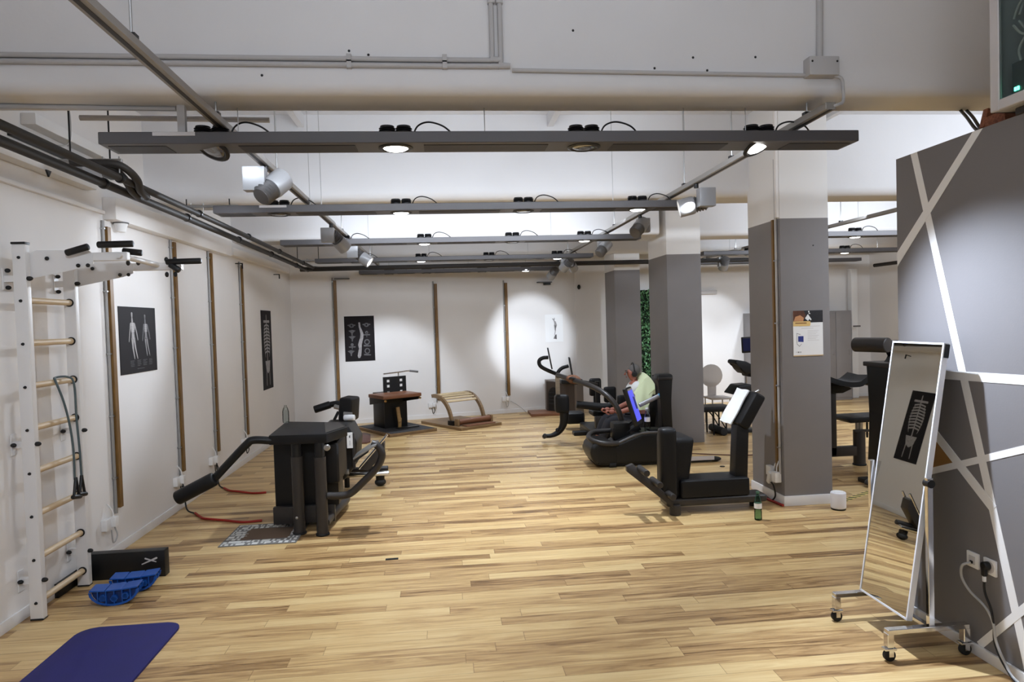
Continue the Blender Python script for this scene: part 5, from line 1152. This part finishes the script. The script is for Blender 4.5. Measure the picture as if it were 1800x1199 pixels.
tag(G().ell((3.53, 6.22, 2.49), (0.006, 0.006, 0.006)).build('screw_head', BLACKM), 'tiny dark screw on the front of the nearest column above the notice', 'screw')
t = thing('smart_speaker', 'white rounded loudspeaker on the floor at the corner of the nearest column', 'speaker', (3.62, 6.02, 0))
G().cyl((3.62, 6.02, 0.012), (3.62, 6.02, 0.165), 0.068, seg=36, bev=0.012).build('speaker_body', mat('white_mesh_plastic', (226, 225, 230), 0.6, bump=0.3, bscale=700), t)
G().cyl((3.62, 6.02, 0.0), (3.62, 6.02, 0.012), 0.064, seg=30).build('base_ring', BLACKP, t)
G().cyl((3.62, 6.02, 0.165), (3.62, 6.02, 0.168), 0.05, seg=30).build('touch_plate', WHITEP, t)
tubething('speaker_cable', 'white cable running up the right edge of the nearest column from the loudspeaker', 'cable', [(3.66, 6.08, 0.05), (3.74, 6.2, 0.02), (3.72, 6.35, 0.05), (3.705, 6.40, 0.20), (3.70, 6.42, 0.42)], 0.008, WHITEP)
tubething('power_cable', 'grey cable coiled on the floor behind the white loudspeaker', 'cable', [(3.72, 6.40, 0.30), (3.76, 6.42, 0.12), (3.86, 6.40, 0.012), (3.95, 6.50, 0.012), (3.86, 6.62, 0.012), (3.78, 6.55, 0.012)], 0.008, CABLEG)
t = thing('hazard_tape', 'black and yellow striped tape on the floor right of the nearest column', 'tape', (4.1, 6.45, 0))
a_, b_ = Vector((3.80, 6.26, 0)), Vector((4.50, 6.68, 0)); d_ = (b_ - a_).normalized(); n_ = Vector((-d_.y, d_.x, 0))
G().prism([a_ + n_ * .03, a_ - n_ * .03, b_ - n_ * .03, b_ + n_ * .03], (0, 0, 0.0015)).build('yellow_tape', mat('yellow_tape', (216, 196, 120), 0.5), t)
g = G(); k = 0.0
while k < (b_ - a_).length - 0.08:
    g.prism([a_ + d_ * k + n_ * .03 + Vector((0, 0, .0014)), a_ + d_ * (k + .035) + n_ * .03 + Vector((0, 0, .0014)), a_ + d_ * (k + .075) - n_ * .03 + Vector((0, 0, .0014)), a_ + d_ * (k + .04) - n_ * .03 + Vector((0, 0, .0014))], (0, 0, 0.0008)); k += 0.085
g.build('black_stripes', BLACKP, t)
tag(G().cyl((3.325, 8.0, 0), (3.325, 8.0, 0.008), 0.03, seg=14).build('floor_pad', BLACKP), 'small dark cap on the floor between the two nearer columns', 'cap')
t = thing('floor_outlet', 'small dark metal floor socket in the open floor', 'socket', (-0.46, 5.42, 0))
G().obox((-0.47, 5.42, 0.002), (0.10, 0.035, 0.004), (0, 0, R(2)), 0.001, 1).build('cover_plate', BLACKM, t)
G().obox((-0.47, 5.42, 0.0045), (0.07, 0.018, 0.002), (0, 0, R(2))).build('slot', BLACKP, t)

# ------------------------------------------------------------------ back right: hedge panel and lockers
t = thing('artificial_hedge', 'panel of artificial green ivy leaves between the two far columns', 'hedge panel', (4.0, 13.9, 0.5))
G().box(3.55, 4.75, 13.88, 13.965, 0.45, 2.42).build('backing_board', mat('dark_green_backing', (18, 34, 20), 0.9), t)
g = G(); rr = random.Random(11)
for i in range(2600):
    c = Vector((rr.uniform(3.55, 4.75), 13.86 - rr.random() * 0.05, rr.uniform(0.45, 2.42))); s_ = rr.uniform(0.020, 0.038)
    m_ = Euler((rr.uniform(0.2, 1.5), rr.uniform(-0.7, 0.7), rr.uniform(0, 6.28))).to_matrix()
    g.face([c + m_ @ Vector(v) * s_ for v in ((0, -1, 0), (.55, -.3, .15), (.4, .4, .1), (0, 1.1, -.1), (-.4, .4, .1), (-.55, -.3, .15))])
fo = g.build('ivy_leaves', mat('ivy_green', (104, 150, 104), 0.5, vary=0.45, vscale=25), t); fo['kind'] = 'stuff'
lk = thing('locker_cabinet', 'grey steel locker cabinet farthest left in the row against the back wall', 'locker', (6.65, 13.75, 0), 'grey lockers along the back wall')
G().box(6.33, 7.03, 13.50, 13.96, 0.0, 1.87, 0.005).build('cabinet_body', LOCK, lk)
for x in (6.345, 6.685): 
    d_ = G().box(x, x + 0.33, 13.488, 13.50, 0.06, 1.84, 0.003).build('door', LOCK, lk)
    G().box(x + 0.27, x + 0.29, 13.475, 13.488, 0.95, 1.05, 0.003).build('handle', LOCK, d_)
dup(lk, (7.37, 13.75, 0), 'grey steel locker cabinet in the middle of the row against the back wall')
l3 = dup(lk, (8.09, 13.75, 0), 'grey steel locker at the right end of the row, with small dark label strip')
o = G().box(8.50, 8.66, 13.478, 13.487, 1.52, 1.55).build('name_plate', PRINTD, None); o.parent = l3; o.data.transform(Matrix.Translation((-8.09, -13.75, 0)))
tag(G().box(8.62, 8.76, 13.72, 13.86, 0.0, 2.75, 0.01).build('white_pipe_box', WHITEP), 'white boxed pipe rising beside the lockers in the back right corner', 'pipe')
tubething('insulated_pipe', 'dark pipe running along the right side wall under the ceiling at the back', 'pipe', [(8.6, 12.9, 2.75), (8.9, 11.0, 2.78), (9.05, 8.0, 2.80), (9.05, 5.0, 2.80)], 0.035, PIPEB)
g = G().box(5.2, 5.75, 13.90, 13.97, 2.30, 2.38, 0.01); tag(g.build('wall_light', mat('pale_grey_casing', (186, 182, 180), 0.5)), 'pale flat bar fitting high on the back wall between the columns', 'fitting')

# ------------------------------------------------------------------ rolling mirror
t = thing('rolling_mirror', 'tall tilted mirror on a chrome stand with castors in front of the striped grey wall', 'mirror', (2.49, 3.59, 0))
ym = (3.345, 3.83)
for y in ym:
    fr = G().box(2.265, 2.725, y - 0.02, y + 0.02, 0.145, 0.172, 0.003, 1).build('foot_rail', CHROME, t)
    for x in (2.28, 2.71):
        G().box(x - 0.018, x + 0.018, y - 0.02, y + 0.02, 0.075, 0.150, 0.003, 1).build('leg', CHROME, fr)
        G().cyl((x, y, 0.06), (x, y, 0.085), 0.016, seg=14).build('caster_stem', STEEL, fr)
        G().box(x - 0.032, x + 0.032, y - 0.020, y + 0.020, 0.060, 0.072, 0.003).box(x - 0.012, x + 0.014, y - 0.020, y - 0.016, 0.028, 0.064).box(x - 0.012, x + 0.014, y + 0.016, y + 0.020, 0.028, 0.064).build('caster_fork', CHROME, fr)
        G().cyl((x, y - 0.013, 0.031), (x, y + 0.013, 0.031), 0.031, seg=22, bev=0.004).build('caster_wheel', RUBBER, fr)
    up = G().box(2.50, 2.532, y - 0.012, y + 0.012, 0.165, 0.96, 0.002, 1).build('upright', CHROME, t)
    if y < 3.5: G().cyl((2.516, y - 0.02, 0.93), (2.516, y + 0.02, 0.93), 0.022, seg=16).build('clamp_knob', BLACKP, up)
G().box(2.50, 2.53, ym[0], ym[1], 0.15, 0.17, 0.002, 1).build('cross_tube', CHROME, t)
MB_ = Vector((2.4144, 3.5944, 0.1964)); tilt = 0.155; yaw = -0.015
mu = Vector((math.sin(yaw), -math.cos(yaw), 0)); mn = Vector((-math.cos(yaw) * math.cos(tilt), -math.sin(yaw) * math.cos(tilt), math.sin(tilt)))
mv = Vector((0, 0, 1)) * math.cos(tilt) + Vector((math.cos(yaw), math.sin(yaw), 0)) * math.sin(tilt)
mp = lambda u, v, d=0.0: MB_ + mu * u + mv * v + mn * d
WM, HM = 0.4115, 1.48
def mrect(u0, u1, v0, v1, d0, d1): return G().prism([mp(u0, v0, d0), mp(u1, v0, d0), mp(u1, v1, d0), mp(u0, v1, d0)], mn * (d1 - d0))
mrect(-WM / 2, WM / 2, 0, HM, -0.006, 0.0).build('mirror_glass', MIRROR, t)
ALU = mat('white_aluminium_edge', (226, 228, 234), 0.35, 0.1)
mrect(-WM / 2 - 0.004, WM / 2 + 0.004, -0.004, HM + 0.004, -0.026, -0.006).build('back_board', BLACKP, t)
for (u0, u1, v0, v1) in ((WM / 2 - 0.002, WM / 2 + 0.008, -0.006, HM + 0.006), (-WM / 2 - 0.008, -WM / 2 + 0.002, -0.006, HM + 0.006), (-WM / 2 - 0.008, WM / 2 + 0.008, HM - 0.002, HM + 0.008), (-WM / 2 - 0.008, WM / 2 + 0.008, -0.008, 0.002)):
    mrect(u0, u1, v0, v1, -0.028, 0.003).build('frame_profile', ALU, t)
mrect(WM / 2 + 0.0, WM / 2 + 0.012, HM - 0.07, HM + 0.002, -0.030, -0.004).build('corner_cap', BLACKP, t)

# ------------------------------------------------------------------ sockets and cables on the striped wall
t = thing('network_socket', 'left white double network socket on the striped grey wall with grey cable', 'socket', (XW, 3.345, 0.51))
G().box(XW - 0.012, XW, 3.305, 3.385, 0.466, 0.548, 0.003).build('cover_plate', WHITEP, t)
G().box(XW - 0.014, XW - 0.011, 3.325, 3.368, 0.485, 0.528, 0.002, 1).build('port_insert', PRINTL, t)
G().box(XW - 0.018, XW - 0.013, 3.338, 3.356, 0.490, 0.503).build('port_opening', BLACKP, t)
G().tube([(XW - 0.018, 3.347, 0.492), (XW - 0.05, 3.37, 0.47), (XW - 0.04, 3.385, 0.40), (XW - 0.03, 3.34, 0.34), (XW - 0.03, 3.24, 0.30), (XW - 0.03, 3.19, 0.24), (XW - 0.03, 3.17, 0.15), (XW - 0.04, 3.10, 0.07), (XW - 0.05, 3.0, 0.02), (XW - 0.05, 2.6, 0.012)], 0.007, 10).build('grey_cable', CABLEG, t)
t = thing('power_socket', 'right white power socket on the striped grey wall with black plug', 'socket', (XW, 3.23, 0.51))
G().box(XW - 0.012, XW, 3.19, 3.27, 0.468, 0.55, 0.003).build('cover_plate', WHITEP, t)
G().cyl((XW - 0.0125, 3.23, 0.509), (XW - 0.004, 3.23, 0.509), 0.031, seg=24).build('socket_well', PRINTL, t)
G().cyl((XW - 0.045, 3.235, 0.515), (XW - 0.012, 3.235, 0.515), 0.022, seg=20, bev=0.006).obox((XW - 0.035, 3.237, 0.487), (0.022, 0.024, 0.05), (0, 0, 0), 0.006).build('black_plug', BLACKP, t)
G().obox((XW - 0.035, 3.237, 0.446), (0.014, 0.014, 0.028), (0, 0, 0), 0.003).build('plug_tag', PAPERW, t)
G().tube([(XW - 0.035, 3.237, 0.46), (XW - 0.035, 3.235, 0.38), (XW - 0.03, 3.20, 0.30), (XW - 0.03, 3.185, 0.22), (XW - 0.03, 3.175, 0.13), (XW - 0.045, 3.09, 0.05), (XW - 0.06, 2.95, 0.012), (XW - 0.06, 2.5, 0.012)], 0.006, 10).build('black_cable', BLACKP, t)

# ------------------------------------------------------------------ network cabinet above the partition
t = thing('network_cabinet', 'grey-white network cabinet with glass door and cables, top right above the striped wall', 'cabinet', (2.9, 2.6, 2.8))
x0, x1, y0, y1, z0, z1 = 2.70, 3.10, 2.35, 3.13, 2.80, 3.45
def fb(a, b, c, d, e, f_): return G().box(a, b, c, d, e, f_, 0.004, 1)
fb(x0 + 0.02, x1, y0, y1, z0, z0 + 0.02).build('bottom_panel', CONDUIT, t)
fb(x0 + 0.02, x1, y0, y1, z1 - 0.02, z1).build('top_panel', CONDUIT, t)
fb(x0 + 0.02, x1, y1 - 0.02, y1, z0, z1).build('side_panel', CONDUIT, t)
fb(x0 + 0.02, x1, y0, y0 + 0.02, z0, z1).build('side_panel', CONDUIT, t)
fb(x1 - 0.02, x1, y0, y1, z0, z1).build('back_panel', RECESS, t)
dr = fb(x0, x0 + 0.02, y1 - 0.055, y1, z0, z1).build('door_frame', PRINTL, t)
fb(x0, x0 + 0.02, y0, y0 + 0.055, z0, z1).build('door_stile', PRINTL, dr)
fb(x0, x0 + 0.02, y0 + 0.055, y1 - 0.055, z0, z0 + 0.05).build('door_rail', PRINTL, dr)
fb(x0, x0 + 0.02, y0 + 0.055, y1 - 0.055, z1 - 0.05, z1).build('door_rail', PRINTL, dr)
fb(x0 + 0.006, x0 + 0.010, y0 + 0.055, y1 - 0.055, z0 + 0.05, z1 - 0.05).build('glass_pane', PANE, dr)
sw = fb(x0 + 0.045, x0 + 0.20, 2.62, 3.05, z0 + 0.055, z0 + 0.21).build('network_switch', mat('slate_device', (78, 82, 88), 0.4), t)
for dy in (0.0, 0.016): G().box(x0 + 0.040, x0 + 0.046, 3.005 + dy, 3.014 + dy, z0 + 0.075, z0 + 0.092).build('green_led', mat('green_led', (90, 255, 200), 0.3, emit=6.0), sw)
yl = mat('yellow_cable', (196, 176, 110), 0.5)
for k, (m_, c_, r_) in enumerate(((yl, (x0 + 0.06, 2.90, z0 + 0.31), 0.075), (yl, (x0 + 0.07, 2.89, z0 + 0.315), 0.065), (CABLEG, (x0 + 0.06, 2.95, z0 + 0.42), 0.10), (CABLEG, (x0 + 0.08, 2.93, z0 + 0.44), 0.11), (CABLEG, (x0 + 0.09, 2.88, z0 + 0.43), 0.12))):
    G().tube([(c_[0] + 0.01 * math.sin(i), c_[1] + r_ * math.cos(i * 0.6), c_[2] + r_ * math.sin(i * 0.6)) for i in range(11)], 0.006, 8).build('patch_cable', m_, t)
G().tube([(x0 + 0.06, 3.01, z0 + 0.21), (x0 + 0.06, 3.02, z0 + 0.27), (x0 + 0.06, 2.97, z0 + 0.33), (x0 + 0.06, 2.90, z0 + 0.36)], 0.006, 8).build('patch_cable', CABLEG, t)
fb(x0 + 0.09, x0 + 0.12, 2.50, 2.60, z0 + 0.04, z0 + 0.40).build('patch_panel', RECESS, t)
fb(2.76, 2.96, 2.4, 3.05, 2.764, 2.80).build('mounting_rail', DGREY, t)
t = thing('timber_bracket', 'reddish timber offcut with cables on top of the striped wall', 'timber', (2.86, 3.28, 2.765))
G().obox((2.86, 3.24, 2.80), (0.10, 0.12, 0.06), (R(-6), 0, R(8)), 0.006).obox((2.84, 3.30, 2.82), (0.06, 0.035, 0.10), (0, R(15), 0), 0.004).build('timber_block', wood_mat('reddish_timber', (110, 58, 34), (146, 86, 54), 0.6), t)
for k in range(2): G().tube([(3.27 + k * 0.04, 4.03, 3.10), (3.13 + k * 0.04, 3.80, 2.98), (2.99 + k * 0.03, 3.56, 2.84), (2.90 + k * 0.02, 3.38, 2.775)], 0.009, 8).build('black_cable', BLACKP, t)
